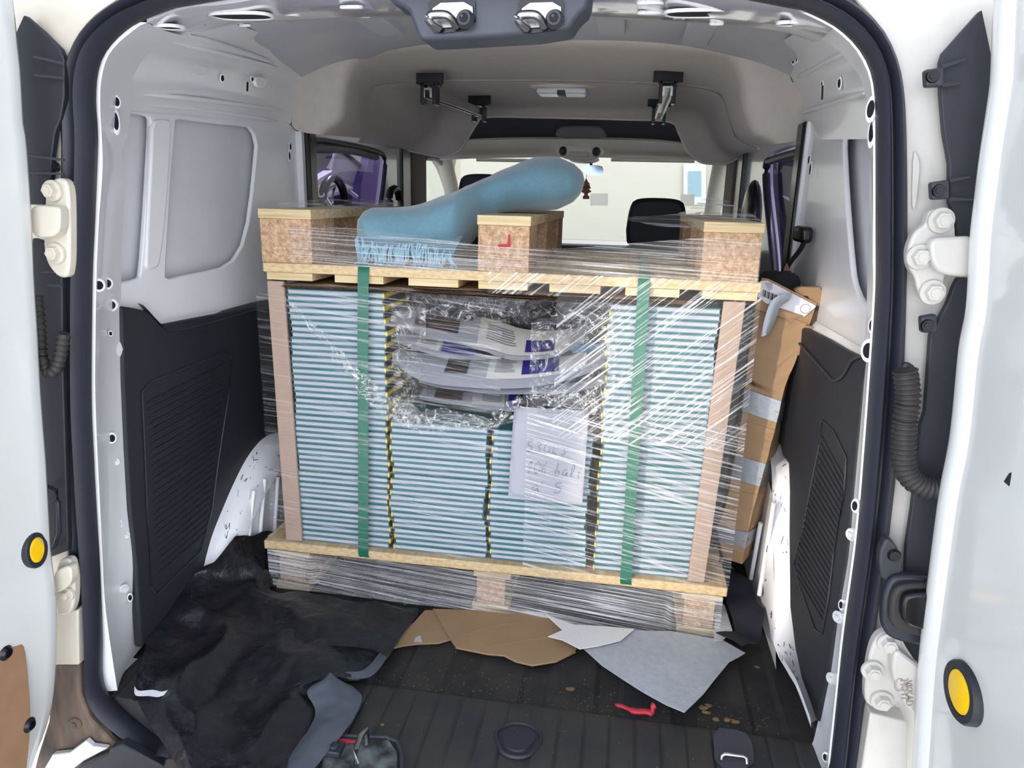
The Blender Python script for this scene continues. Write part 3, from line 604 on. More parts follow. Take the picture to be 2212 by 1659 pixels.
# hinge arms
def bolt(parent, c, r=.013, nrm=(0, -1, 0), m=None):
    m = m or CREAMP; bm = bmesh.new(); nrm = Vector(nrm).normalized(); disc(bm, c, nrm, r*1.35, .004, 24, r*1.3); disc(bm, Vector(c)+nrm*.004, nrm, r*.95, .010, 6, r*.85); disc(bm, Vector(c)+nrm*.014, nrm, r*.5, .002, 12)
    return link('bolt', bm, m, parent, 40)
def hinge(outs, y, label, bolts, m, arm=None):
    h = empty('hinge', AY(*outs[0], y)); tag(h, label, 'hinge')
    def pl(name, pts, yy, th):
        bm = bmesh.new(); q = rnd(P(pts, 'y', yy), 2); f = bm.faces.new([bm.verts.new(p) for p in q]); ex = bmesh.ops.extrude_face_region(bm, geom=[f])
        bmesh.ops.translate(bm, vec=(0, th, 0), verts=[g for g in ex['geom'] if isinstance(g, bmesh.types.BMVert)]); return link(name, bm, m, h, 40, bevel=.004)
    pl('hinge_plate', outs, y, .02)
    if arm: pl('hinge_arm', arm, y-.022, .02)
    for b in bolts: bolt(h, AY(b[0], b[1], y-.001), b[2] if len(b) > 2 else .013, m=m)
    return h
hinge([(98, 398), (125, 382), (145, 392), (150, 440), (150, 600), (125, 600), (100, 570), (92, 525), (96, 440)], -.545, 'white bolted upper hinge arm of the left door', [(115, 412), (122, 547)], CREAMP, [(60, 442), (120, 446), (130, 450), (128, 512), (66, 514)])
hinge([(118, 1214), (150, 1205), (160, 1240), (160, 1300), (150, 1330), (118, 1330)], -.545, 'lower hinge block beside the left door, tinted sunlit cream', [(148, 1282, .010)], CREAMP, [(110, 1240), (152, 1218), (156, 1262), (120, 1286)])
# right side
pn = fit('gutter_panel', [(2112, 30), (2037, 115), (2031, 135), (2032, 202), (2039, 287), (2051, 354), (2051, 439), (2064, 472), (2066, 512), (2130, 512), (2160, 200), (2122, 20)], BLACKP, -.53)
tag(pn, 'black plastic gutter panel beside the right door, above the white hinge arm', 'gutter panel')
def clip(parent, x0, y0, x1, y1, cx, cy, yy=-.545):
    fit('clip_tab', [(x0, y0), (x1, y0-6), (x1, y1), (x0+2, y1+2)], BLACKP2, yy, .015, parent, .003)
    bm = bmesh.new(); disc(bm, AY(cx, cy, yy), (0, -1, 0), .009, .003, 20, .008); disc(bm, AY(cx, cy, yy-.003), (0, -1, 0), .004, .002, 10); link('clip', bm, BLACKG, parent)
clip(pn, 1999, 150, 2040, 186, 2015, 164); clip(pn, 2012, 394, 2052, 430, 2028, 412)
for a, b in (((2034, 144), (2085, 128)), ((2034, 184), (2075, 180)), ((2050, 390), (2095, 382)), ((2050, 430), (2100, 431))):
    bm = bmesh.new(); tube(bm, [AY(*a, -.54), AY(*b, -.536)], [.003, .0015], 6); link('stiffening_rib', bm, BLACKP2, pn)
pn2 = fit('gutter_panel', [(2070, 600), (2060, 620), (2045, 660), (2033, 681), (2010, 724), (2003, 825), (1998, 890), (1988, 920), (1981, 1006), (1970, 1100), (1958, 1180), (1955, 1240), (1950, 1400), (1985, 1450), (2040, 1300), (2090, 900), (2110, 600)], BLACKP, -.53)
tag(pn2, 'black plastic gutter panel beside the right door, below the white hinge arm', 'gutter panel')
clip(pn2, 1990, 685, 2025, 718, 2003, 703)
bt = boot('cable_boot', [(1955, 800), (1962, 860), (1955, 910), (1953, 960), (1955, 1010), (1975, 1040), (2010, 1055), (2050, 1050)], -.565, .017, 'thick black corrugated rubber cable boot beside the right door', n=30)
fit('boot_flange', [(1950, 782), (1972, 786), (1988, 806), (1990, 840), (1986, 870), (1975, 900), (1950, 920), (1940, 860)], BLACKP2, -.545, .012, bt, .004, 1)
h = hinge([(1960, 540), (1975, 500), (2000, 485), (2006, 458), (2025, 449), (2055, 458), (2064, 480), (2066, 530), (2040, 600), (2038, 640), (2020, 658), (1995, 652), (1982, 625), (1978, 600), (1962, 575)], -.545, 'white upper hinge of the right door with three hexagon bolts', [(2032, 476), (1985, 555), (2013, 631)], BODYP, [(2010, 515), (2060, 512), (2110, 510), (2110, 600), (2030, 594), (2012, 560)])
h = hinge([(1880, 1405), (1895, 1375), (1920, 1363), (1945, 1372), (1958, 1400), (1985, 1440), (2000, 1500), (1935, 1520), (1930, 1532), (1870, 1528), (1868, 1480)], -.55, 'white lower hinge of the right door with embossed marks and three bolts', [(1918, 1388), (1884, 1447), (1904, 1512)], BODYP, [(1935, 1400), (1965, 1425), (2000, 1450), (1990, 1560), (1950, 1520), (1925, 1450)])
# embossed casting marks on the hinge
def text(body, c, size, m, parent, rot, name='marking', ext=.0008):
    cu = bpy.data.curves.new(name, 'FONT'); cu.body = body; cu.size = size; cu.extrude = ext; cu.materials.append(m); cu.align_x = 'CENTER'; cu.align_y = 'CENTER'
    o = bpy.data.objects.new(name, cu); COL.objects.link(o); bpy.context.view_layer.update()
    me = bpy.data.meshes.new_from_object(o.evaluated_get(bpy.context.evaluated_depsgraph_get())); bpy.data.objects.remove(o); me.name = name
    o = bpy.data.objects.new(name, me); COL.objects.link(o); o.parent = parent; o.matrix_parent_inverse = Matrix.Translation(-parent.location); o.location = c; o.rotation_euler = rot; return o
EMB = mat('embossed_paint', (160, 154, 142), .4)
text('TKHT', AY(1953, 1490, -.573), .016, EMB, h, (math.pi/2, math.radians(80), 0)); text('VKKAD', AY(1963, 1498, -.573), .014, EMB, h, (math.pi/2, math.radians(80), 0))
bm = bmesh.new(); cl = [AY(1943, 1480, -.573)+Vector((.007*math.cos(a), 0, .011*math.sin(a))) for a in [k*math.pi/8 for k in range(17)]]; tube(bm, cl, .0008, 6); link('marking', bm, EMB, h)
# check strap housing right (square rubber bellows)
ch = empty('door_check_boot', AY(1950, 1320, -.55)); tag(ch, 'black square rubber bellows of the right door check strap', 'bellows')
for nm, pts, yy, mm in (('bellows_rim', [(1925, 1248), (1965, 1244), (2030, 1250), (2030, 1400), (1960, 1392), (1918, 1378), (1905, 1350), (1908, 1290)], -.562, RUBBER), ('bellows_fold', [(1940, 1268), (1975, 1262), (2030, 1265), (2030, 1385), (1965, 1372), (1932, 1358), (1922, 1340), (1926, 1290)], -.575, BOOT), ('bellows_centre', [(1962, 1285), (2030, 1282), (2030, 1370), (1968, 1358), (1948, 1340), (1950, 1300)], -.590, BLACKG)):
    fit(nm, pts, mm, yy, .02, ch, .005, 2)
fit('bracket', [(1915, 1160), (1935, 1175), (1952, 1210), (1950, 1240), (1905, 1262), (1898, 1200)], BLACKP2, -.55, .02, ch, .003, 1)
bm = bmesh.new(); disc(bm, AY(1932, 1200, -.552), (0, -1, 0), .010, .004, 18, .008); link('screw', bm, BLACKG, ch)
# ================================================================== REAR DOORS (swung open)
DIN = mat('door_inner_paint', (214, 216, 215), .18, coat=.8, var=.03, vscale=2)
dl = [(22, -60), (28, 0), (34, 57), (38, 101), (44, 152), (51, 270), (57, 304), (64, 405), (69, 500), (74, 608), (81, 717), (89, 862), (100, 1006), (105, 1100), (111, 1201), (122, 1302), (123, 1403), (116, 1504), (101, 1572), (78, 1633), (60, 1690)]
E0 = cat_rom(P(dl, 'y', -.585), 80)
def door_rows(E, sgn, ys):
    rows = []
    for dx, y in ys: rows.append([Vector((p.x+sgn*dx, y, p.z)) for p in E])
    return rows
rL = door_rows(E0, -1, [(.075, -.57), (.02, -.575), (.004, -.58), (0, -.588), (.004, -.605), (.012, -.64), (.016, -.72), (.018, -.78), (.022, -1.0), (.028, -1.25), (.07, -1.26), (.09, -1.2), (.095, -.58)])
bm = bmesh.new(); grid(bm, rL, closed=False); d1 = link('door_1', bm, DIN, None, 50); struct(d1, 'white left rear door standing open, inner side, with a yellow reflector')
def plug(parent, ax, v, px, py, rx, rz, nrm, xs):
    c = AX(px, py, v); bm = bmesh.new(); nrm = Vector(nrm)
    a = Vector((0, 1, 0)); b = Vector((0, 0, 1))
    def rg(s, h): return [c+nrm*h+(a*math.cos(2*math.pi*k/32)*rx+b*math.sin(2*math.pi*k/32)*rz)*s for k in range(32)]
    rw = [rg(1, -.008), rg(1, .003), rg(.95, .006), rg(.72, .006), rg(.70, .001)]
    v_ = grid(bm, rw, closed=True); link('rubber_ring', bm, BLACKP, parent, 40)
    bm = bmesh.new(); v_ = grid(bm, [rg(.70, 0), rg(.69, .0045), rg(.62, .006)], closed=True); bm.faces.new(v_[-1]); link('yellow_reflector', bm, YEL, parent, 40)
xdl = min(p.x for p in E0)
def door_x_left(z):
    p = min(E0, key=lambda w: abs(w.z-z)); return p.x-.016
plug(d1, 'x', door_x_left(.444)+.008, 75, 1188, .024, .034, (1, 0, 0), 1)
hx = door_x_left(.25)+.004
hb = plate('hardboard_panel', rnd(P([(-60, 1420), (0, 1372), (22, 1355), (32, 1358), (44, 1385), (54, 1400), (60, 1450), (66, 1520), (66, 1580), (58, 1659), (50, 1720), (-80, 1800)], 'x', hx), 1), HARDB, (-.004, 0, 0), d1, bevel=.001)
for px, py in ((13, 1410), (64, 1566)):
    bm = bmesh.new(); disc(bm, AX(px, py, hx), (1, 0, 0), .014, .006, 24, .008); disc(bm, AX(px, py, hx)+Vector((.006, 0, 0)), (1, 0, 0), .005, .002, 12); link('trim_clip', bm, BLACKG, hb)
dr = [(2160, -60), (2146, 0), (2139, 162), (2134, 209), (2115, 337), (2103, 435), (2095, 506), (2086, 663), (2070, 753), (2052, 934), (2032, 1042), (2023, 1100), (2005, 1240), (1984, 1421), (1969, 1659), (1962, 1760)]
E1 = cat_rom(P(dr, 'y', -.585), 80)
rR = door_rows(E1, 1, [(.09, -.575), (.02, -.575), (.002, -.58), (0, -.588), (.003, -.604), (.014, -.612), (.017, -.66), (.019, -.72), (.021, -.80), (.024, -.90), (.030, -1.25), (.08, -1.26), (.10, -1.2), (.105, -.59)])
bm = bmesh.new(); grid(bm, rR); d2 = link('door_2', bm, DIN, None, 50); struct(d2, 'white right rear door standing open, inner side, with a yellow reflector')
def door_x_right(z): return min(E1, key=lambda w: abs(w.z-z)).x
plug(d2, 'x', door_x_right(.44)+.015, 2079, 1495, .047, .040, (-1, 0, 0), 1)
c = AX(2204, 965, door_x_right(.8)+.035)
bm = bmesh.new(); box(bm, c.x-.012, c.x, c.y-.02, c.y+.004, c.z-.05, c.z+.03); link('lock_rod_cover', bm, BLACKG, d2, bevel=.004)
# raised press line on the door
tubeo('press_line', cat_rom([AX(a, b, door_x_right(.8)+.036) for a, b in ((2212, 850), (2175, 900), (2150, 1000), (2140, 1150), (2135, 1300))], 20), .006, DIN, d2)
# ================================================================== CAB AND SHELF
hl = empty('overhead_shelf', (0.02, .6, 1.3)); tag(hl, 'beige-grey felt moulded overhead shelf arching across the van behind the seats', 'overhead shelf')
L0 = [AY(a, b, .56) for a, b in [(660, 287), (640, 281), (630, 268), (633, 240), (637, 180), (653, 162), (651, 118), (676, 96), (752, 79), (900, 69), (1050, 64), (1200, 61), (1340, 64), (1477, 76), (1605, 88), (1673, 98), (1703, 125), (1708, 172), (1728, 189), (1735, 240), (1741, 294), (1735, 303), (1715, 306)]]
L1 = [AY(a, b, .585) for a, b in [(700, 292), (715, 275), (732, 262), (740, 235), (748, 175), (762, 135), (789, 117), (904, 105), (1050, 101), (1174, 100), (1300, 103), (1436, 110), (1554, 121), (1588, 140), (1602, 178), (1608, 236), (1629, 287), (1645, 297), (1670, 312)]]
L2a = [AY(a, b-6, .94) for a, b in [(775, 304), (788, 290), (795, 262), (800, 225), (808, 198), (830, 186), (900, 179), (1050, 177), (1174, 177), (1300, 179), (1389, 182), (1500, 190), (1552, 205), (1568, 235), (1578, 270), (1592, 300), (1640, 322)]]
L2b = [AY(a, b+4, .955) for a, b in [(775, 304), (788, 290), (795, 262), (800, 225), (808, 198), (830, 186), (900, 179), (1050, 177), (1174, 177), (1300, 179), (1389, 182), (1500, 190), (1552, 205), (1568, 235), (1578, 270), (1592, 300), (1640, 322)]]
L3 = [AY(a, b, 1.54) for a, b in [(840, 316), (870, 318), (905, 305), (935, 280), (955, 245), (975, 226), (1050, 223), (1174, 222), (1300, 223), (1400, 226), (1490, 232), (1520, 250), (1540, 290), (1565, 320), (1590, 330), (1610, 331)]]
L4 = [AY(a, b, 1.62) for a, b in [(880, 324), (935, 336), (960, 338), (992, 324), (1015, 290), (1029, 267), (1052, 252), (1174, 253), (1340, 257), (1446, 262), (1467, 287), (1484, 324), (1511, 348), (1538, 353), (1570, 352), (1594, 340)]]
n_ = 120; Ls = [cat_rom(L, n_) for L in (L0, L1, L2a, L2b, L3, L4)]
rows_ = []
for k in range(len(Ls)-1):
    for j in range(8):
        t = j/8; 
        def g(i, q): i = min(max(i, 0), len(Ls)-1); return Ls[i][q]
        rw = []
        for q in range(n_):
            a, b, c, d = g(k-1, q), g(k, q), g(k+1, q), g(k+2, q)
            cr_ = .5*((2*b)+(c-a)*t+(2*a-5*b+4*c-d)*t*t+(3*b-3*c+d-a)*t**3)
            rw.append(b.lerp(c, t).lerp(cr_, .6))
        rows_.append(rw)
rows_.append(Ls[-1])
ctr = Vector((.02, 1, 1.2))
back = [p+Vector((0, .03, .03)) for p in Ls[-1]]
front = [p+Vector((0, .012, .006)) for p in Ls[0]]
front2 = [Vector((p.x, p.y+.12, p.z+.02)) for p in Ls[0]]
bm = bmesh.new(); grid(bm, [front2, front]+rows_+[back]); link('moulded_shell', bm, FELT, hl, 70)
bm = bmesh.new(); tube(bm, [p+Vector((0, .005, 0)) for p in Ls[-1]], .006, 8); link('edge_piping', bm, FELTC, hl, 60)
# dome lamp
dm = empty('dome_lamp', AY(1215, 190, 1.05)); tag(dm, 'oval clear cargo lamp under the overhead shelf', 'lamp')
def blob(bm, c, rx, ry, rz, seg=24, rings=10, half=0):
    rw = []
    for i in range(rings+1):
        a = math.pi*i/rings-math.pi/2; rw.append([c+Vector((rx*math.cos(a)*math.cos(2*math.pi*k/seg), ry*math.cos(a)*math.sin(2*math.pi*k/seg), rz*math.sin(a))) for k in range(seg)])
    grid(bm, rw, closed=True)
c = AY(1216, 193, 1.02); bm = bmesh.new(); blob(bm, c+Vector((0, 0, .02)), .125, .07, .032); link('lamp_base', bm, FELTC, dm, 60)
bm = bmesh.new(); box(bm, c.x-.085, c.x+.085, c.y-.06, c.y+.03, c.z-.022, c.z-.002); link('lens', bm, LENS, dm, bevel=.008)
bm = bmesh.new(); box(bm, c.x-.014, c.x+.014, c.y-.063, c.y+.0, c.z-.025, c.z-.01); link('switch', bm, BLACKP2, dm, bevel=.003)
# latch block over the opening
lt = empty('overhead_latch', AY(1050, 40, -.5)); tag(lt, 'dark grey latch housing with two chromed striker loops over the door opening', 'latch housing')
def lp_(pts, y): return P(pts, 'y', y)
LATP = mat('latch_grey_plastic', (62, 65, 76), .45, bump=.2, bscale=400, dist=.0005)
plate('latch_housing', rnd(lp_([(835, -60), (835, 0), (880, 18), (890, 45), (905, 85), (920, 88), (1225, 70), (1245, 35), (1272, 12), (1278, -60)], -.47), 1), LATP, (0, .08, 0), lt, bevel=.006)
for k, (x0, x1) in enumerate(((927, 1022), (1120, 1213))):
    plate('latch_pocket', rnd(lp_([(x0-2, -10), (x1+4, -14), (x1+6, 62), (x0+12, 74), (x0, 60)], -.474), 1), BLACKG, (0, .006, 0), lt)
    sp_ = plate('striker_plate', rnd(lp_([(x0+5, 5), (x1, 2), (x1, 56), (x0+8, 62)], -.479), 1), STEEL, (0, .004, 0), lt, bevel=.001)
    q = lp_([(x0+14, 54), (x0, 46), (x0, 36), (x0+10, 32), (x0+40, 34), (x0+52, 50)], -.50)
    q[0].y = -.48; q[-1].y = -.48; tubeo('striker_loop', cat_rom(q, 24), .0062, STEEL, lt, 10)
    bm = bmesh.new(); cc = AY(x0+78, 42, -.482); disc(bm, cc, (0, -1, 0), .014, .012, 20, .010); disc(bm, cc+Vector((0, -.012, 0)), (0, -1, 0), .007, .012, 14, .002); link('buffer', bm, BLACKP2, lt, 40)
# interior load rails hanging from the shelf
def rack(name, label, pa, ya, pb, yb, px1, px2):
    r = empty(name, AY(*pa, ya)); tag(r, label, 'rail')
    a = AY(*pa, ya); b = AY(*pb, yb); d = (b-a).normalized(); s = d.cross(Vector((0, 0, 1))).normalized(); bm = bmesh.new()
    def bar(off, w, hh, dz):
        rr = []
        for p in (a-d*.03, b+d*.02): rr.append([p+s*(off+w*sx)+Vector((0, 0, dz+hh*sz)) for sx, sz in ((-1, -1), (1, -1), (1, 1), (-1, 1))])
        grid(bm, rr, closed=True, cap=True)
    bar(-.012, .004, .014, 0); bar(.012, .004, .014, 0); bar(0, .014, .003, .012); link('rail_profile', bm, ALU, r, 30, bevel=.0008)
    for p, up, sc in ((a, 1, 1), (b, 1, 1)):
        bm = bmesh.new()
        for sx in (-1, 1):
            box(bm, p.x+sx*.020-.006, p.x+sx*.020+.006, p.y-.03, p.y+.02, p.z-.035, p.z+.03)
        box(bm, p.x-.03, p.x+.03, p.y-.03, p.y+.03, p.z+.022, p.z+.032)
        link('rail_bracket', bm, BLACKG, r, bevel=.002)
        bm = bmesh.new(); box(bm, p.x-.045, p.x+.045, p.y-.01, p.y-.002, p.z+.028, p.z+.062); link('mounting_plate', bm, BLACKG, r, bevel=.002)
    return r
rack('load_rail', 'aluminium load rail on black brackets left of the cargo lamp', (930, 203), .78, (1036, 243), 1.30, 0, 0)
rack('load_rail', 'aluminium load rail on black brackets right of the cargo lamp', (1441, 200), .80, (1423, 248), 1.36, 0, 0)
# cab lining, header, visors, console
cl_ = boxo('wall_front', (-.80, .82, 2.95, 3.0, -.3, .80), BLACKP); struct(cl_, 'dark firewall and dashboard front of the cab')
boxo('dashboard', (-.76, .78, 2.35, 2.95, .3, .80), BLACKP2, cl_, .03)
fr_ = [AY(a, b, 2.05) for a, b in [(930, 250), (1010, 268), (1100, 262), (1250, 262), (1400, 266), (1520, 275), (1640, 262)]]
bm = bmesh.new(); A = cat_rom(fr_, 40); Bq = cat_rom([AY(a, b, 2.25) for a, b in [(925, 310), (1010, 301), (1100, 297), (1250, 296), (1400, 300), (1520, 312), (1650, 318)]], 40)
grid(bm, [[p+Vector((0, -.45, .12)) for p in A], A, Bq]); dk = link('trim_4', bm, FELTD, None, 60); struct(dk, 'dark cab roof lining in front of the shelf')
C = cat_rom([AY(a, b, 2.38) for a, b in [(925, 348), (1010, 343), (1100, 341), (1250, 340), (1400, 343), (1520, 348), (1650, 352)]], 40)
D = [a.lerp(c, .5)+Vector((0, -.05, .0)) for a, c in zip(Bq, C)]
bm = bmesh.new(); grid(bm, [Bq, [p+Vector((0, -.03, -.012)) for p in Bq], D, C, [p+Vector((0, .04, .02)) for p in C], [p+Vector((0, .3, .03)) for p in C]]); hd = link('trim_5', bm, FELTC, None, 60); struct(hd, 'cream windscreen header lining')
cs = empty('roof_console', AY(1253, 327, 2.2)); tag(cs, 'cream roof console with map lamps above the windscreen', 'console')
c = AY(1253, 328, 2.26); bm = bmesh.new(); blob(bm, c, .125, .05, .045); link('console_body', bm, FELTC, cs, 60)
for sx in (-.085, .085): bm = bmesh.new(); blob(bm, c+Vector((sx, -.03, .0)), .022, .03, .024, 14, 8); link('map_lamp', bm, BLACKP2, cs, 60)
bm = bmesh.new(); box(bm, c.x-.05, c.x+.05, c.y-.056, c.y-.03, c.z-.028, c.z-.002); link('button_panel', bm, mat('console_grey', (190, 186, 176), .6), cs, bevel=.005)
c = AY(1262, 345, 2.33); bm = bmesh.new(); blob(bm, c, .08, .04, .02); link('sensor_cover', bm, PAINTIN, cs, 60)
for x0, x1, lab in ((1320, 1500, 'right'), (1030, 1185, 'left')):
    bm = bmesh.new(); a = AY(x0, 345, 2.34); b = AY(x1, 348, 2.34); tube(bm, [a, a.lerp(b, .5), b], .018, 12, flat=.5); v = link('sun_visor', bm, FELTC, None, 60); tag(v, 'folded cream sun visor over the windscreen, %s of the roof console' % lab, 'sun visor')
pkt = fit('roof_pocket', [(1198, 298), (1202, 278), (1215, 271), (1290, 271), (1303, 279), (1314, 298)], mat('visor_grey', (108, 106, 108), .8), 2.0, .05, None, .01, 1); tag(pkt, 'grey flap hanging from the dark cab roof lining', 'flap')
# mirror and freshener
mr = empty('rear_view_mirror', AY(1280, 350, 2.3)); tag(mr, 'black rear view mirror at the top of the windscreen', 'mirror')
bm = bmesh.new(); blob(bm, AY(1282, 367, 2.34), .050, .018, .024, 24, 8); link('mirror_housing', bm, BLACKG, mr, 60)
plate('mirror_glass', rnd(P([(1258, 357), (1300, 357), (1304, 368), (1300, 379), (1262, 378)], 'y', 2.318), 1), MIRR, (0, .003, 0), mr)
tubeo('mirror_stalk', [AY(1276, 350, 2.38), AY(1278, 362, 2.345)], .008, BLACKG, mr)
fz = [(1266, 384), (1270, 392), (1275, 398), (1271, 399), (1277, 407), (1272, 408), (1278, 414), (1270, 418), (1270, 422), (1273, 424), (1273, 430), (1259, 430), (1259, 424), (1262, 422), (1262, 418), (1254, 414), (1260, 408), (1256, 407), (1262, 399), (1258, 398), (1263, 392)]
af = plate('air_freshener', P(fz, 'y', 2.30), FRESH, (0, .004, 0)); tag(af, 'brown tree-shaped card air freshener hanging under the mirror', 'air freshener')
tubeo('string', [AY(1266, 386, 2.302), AY(1268, 375, 2.32)], .001, BLACKG, af)
plate('printed_band', P([(1258, 402), (1274, 399), (1275, 405), (1258, 408)], 'y', 2.299), mat('freshener_band', (100, 60, 46), .6), (0, .0005, 0), af)
# windscreen
wsx = [AY(a, b, 2.5) for a, b in [(945, 330), (1590, 330)]]
bm = bmesh.new(); grid(bm, [[Vector((-.72+1.5*i/20, 2.42+.10*(1-((i-10)/10)**2), 1.36)) for i in range(21)], [Vector((-.72+1.5*i/20, 2.80+.10*(1-((i-10)/10)**2), .80)) for i in range(21)]]); ws = link('window_3', bm, GLASSW, None, 60); struct(ws, 'windscreen at the front of the cab')
STICK = mat('translucent_sticker', (250, 250, 250), .8); _n = STICK.node_tree; _t = _n.nodes.new('ShaderNodeBsdfTranslucent'); _t.inputs[0].default_value = (.95, .95, .95, 1); _o = [x for x in _n.nodes if x.type == 'OUTPUT_MATERIAL'][0]; _n.links.new(_t.outputs[0], _o.inputs[0])
for x0, y0, x1, y1 in ((1275, 418, 1313, 444), (1470, 420, 1500, 442)):
    pq = plate('sticker', P([(x0, y0), (x1, y0), (x1, y1), (x0, y1)], 'y', 2.58), STICK, (0, .001, 0), ws)
ws_t = [x for x in ws.children]
# cab sides
def side(x, sgn, name, lab):
    pass
# left: sliding door, seal, pillar, front door window
XS = -.745
def pxp(pts, x=XS): return P(pts, 'x', x)
sdo = [Vector((XS, .60, 1.27)), Vector((XS, 1.67, 1.30)), Vector((XS, 1.67, .30)), Vector((XS, .60, .30))]
wino = pxp([(658, 312), (680, 297), (750, 306), (815, 322), (832, 334), (835, 355), (822, 460), (815, 520), (632, 520)])
sd = plate('door_3', sdo, PAINT, (-.03, 0, 0), None, [rnd(wino, 1)], bevel=.004); struct(sd, 'white inner frame of the left sliding door')
boxo('window_seal', (-.75, -.70, .607, .66, .4, 1.245), BLACKG, sd, .004)
w1 = plate('window_1', rnd(pxp([(650, 300), (840, 315), (840, 530), (625, 530)], XS-.018), 0), GLASST, (-.003, 0, 0)); struct(w1, 'tinted window of the left sliding door')
tubeo('window_gasket', cat_rom([p+Vector((.003, 0, 0)) for p in pxp([(645, 322), (676, 303), (750, 313), (815, 329), (830, 345), (826, 400), (815, 480)])], 40), .010, RUBBER, sd)
tubeo('top_brush', cat_rom([p+Vector((-.004, 0, -.008)) for p in pxp([(660, 316), (750, 319), (815, 335)])], 20), .014, mat('frosted_strip', (120, 122, 118), .8), sd)
gh = tubeo('grab_handle', cat_rom([AX(a, b, -.70) for a, b in [(842, 450), (842, 420), (850, 408), (858, 412), (862, 430)]], 20), .016, BLACKG, sd)
tp = plate('trim_6', [Vector((-.73, 1.66, 1.30)), Vector((-.73, 1.80, 1.31)), Vector((-.73, 1.80, .3)), Vector((-.73, 1.66, .3))], BLACKG, (-.04, 0, 0), bevel=.004); struct(tp, 'black door seal strip in front of the left sliding door')
bp2 = plate('trim_7', [Vector((-.72, 1.80, 1.33)), Vector((-.72, 2.02, 1.33)), Vector((-.72, 2.02, .3)), Vector((-.72, 1.80, .3))], FELTB, (-.05, 0, 0), bevel=.008); struct(bp2, 'brown-grey pillar trim behind the left seat')
cw = plate('door_4', [Vector((-.76, 2.02, 1.36)), Vector((-.76, 2.95, 1.36)), Vector((-.76, 2.95, .3)), Vector((-.76, 2.02, .3))], FELTC, (-.04, 0, 0), None, [rnd([Vector((-.76, 2.10, 1.235)), Vector((-.76, 2.45, 1.235)), Vector((-.76, 2.80, .98)), Vector((-.76, 2.86, .84)), Vector((-.76, 2.10, .84))], 2)], bevel=.005); struct(cw, 'cream lined left front door of the cab')
w5 = plate('window_5', [Vector((-.785, 2.08, 1.26)), Vector((-.785, 2.5, 1.26)), Vector((-.785, 2.88, .9)), Vector((-.785, 2.88, .80)), Vector((-.785, 2.08, .80))], GLASSW, (-.003, 0, 0)); struct(w5, 'clear window of the left front door')
tubeo('window_gasket', cat_rom([Vector((-.755, 2.12, 1.23)), Vector((-.755, 2.40, 1.23)), Vector((-.755, 2.62, 1.13)), Vector((-.755, 2.78, .99)), Vector((-.755, 2.83, .86))], 24), .012, mat('blue_grey_gasket', (120, 130, 146), .5), cw)
# A pillars
for sx, nm in ((-.745, 'trim_8'), (.765, 'trim_9')):
    bm = bmesh.new(); tube(bm, [Vector((sx, 2.36, 1.34)), Vector((sx*1.0, 2.60, 1.12)), Vector((sx*1.0, 2.84, .80))], .045, 10); o = link(nm, bm, FELTC, None, 60); struct(o, 'cream windscreen pillar lining')
# right side
XS2 = .79
sdo = [Vector((XS2, .50, 1.27)), Vector((XS2, 1.80, 1.31)), Vector((XS2, 1.80, .30)), Vector((XS2, .50, .30))]
wino = [AX(a, b, XS2) for a, b in [(1728, 312), (1700, 316), (1660, 332), (1652, 345), (1652, 400), (1664, 520), (1672, 640), (1760, 640)]]
sd2 = plate('door_5', sdo, PAINT, (.03, 0, 0), None, [wino], bevel=.004); struct(sd2, 'white inner frame of the right sliding door')
boxo('window_seal', (.748, .785, .488, .56, .4, 1.262), BLACKG, sd2, .006)
w2 = plate('window_2', [AX(a, b, XS2+.018) for a, b in [(1740, 300), (1640, 325), (1655, 650), (1775, 650)]], GLASST, (.003, 0, 0)); struct(w2, 'tinted window of the right sliding door')
tubeo('window_gasket', cat_rom([AX(a, b, XS2-.003) for a, b in [(1726, 330), (1700, 336), (1668, 346), (1656, 356), (1657, 420), (1668, 520), (1674, 590)]], 40), .014, RUBBER, sd2)
tp = plate('trim_10', [Vector((.77, 1.72, 1.32)), Vector((.77, 1.90, 1.33)), Vector((.77, 1.90, .3)), Vector((.77, 1.72, .3))], BLACKG, (.03, 0, 0), bevel=.004); struct(tp, 'black door seal strip in front of the right sliding door')
bp2 = plate('trim_11', [Vector((.76, 1.90, 1.33)), Vector((.76, 2.20, 1.33)), Vector((.76, 2.20, .3)), Vector((.76, 1.90, .3))], FELTB, (.05, 0, 0), bevel=.008); struct(bp2, 'brown-grey pillar trim behind the right seat')
cw = plate('door_6', [Vector((.79, 2.20, 1.36)), Vector((.79, 2.95, 1.36)), Vector((.79, 2.95, .3)), Vector((.79, 2.20, .3))], FELTC, (.03, 0, 0), None, [rnd([Vector((.79, 2.26, 1.235)), Vector((.79, 2.45, 1.235)), Vector((.79, 2.80, .98)), Vector((.79, 2.86, .84)), Vector((.79, 2.26, .84))], 2)], bevel=.005); struct(cw, 'cream lined right front door of the cab')
w6 = plate('window_6', [Vector((.812, 2.22, 1.26)), Vector((.812, 2.5, 1.26)), Vector((.812, 2.88, .9)), Vector((.812, 2.88, .80)), Vector((.812, 2.22, .80))], GLASSW, (.003, 0, 0)); struct(w6, 'clear window of the right front door')
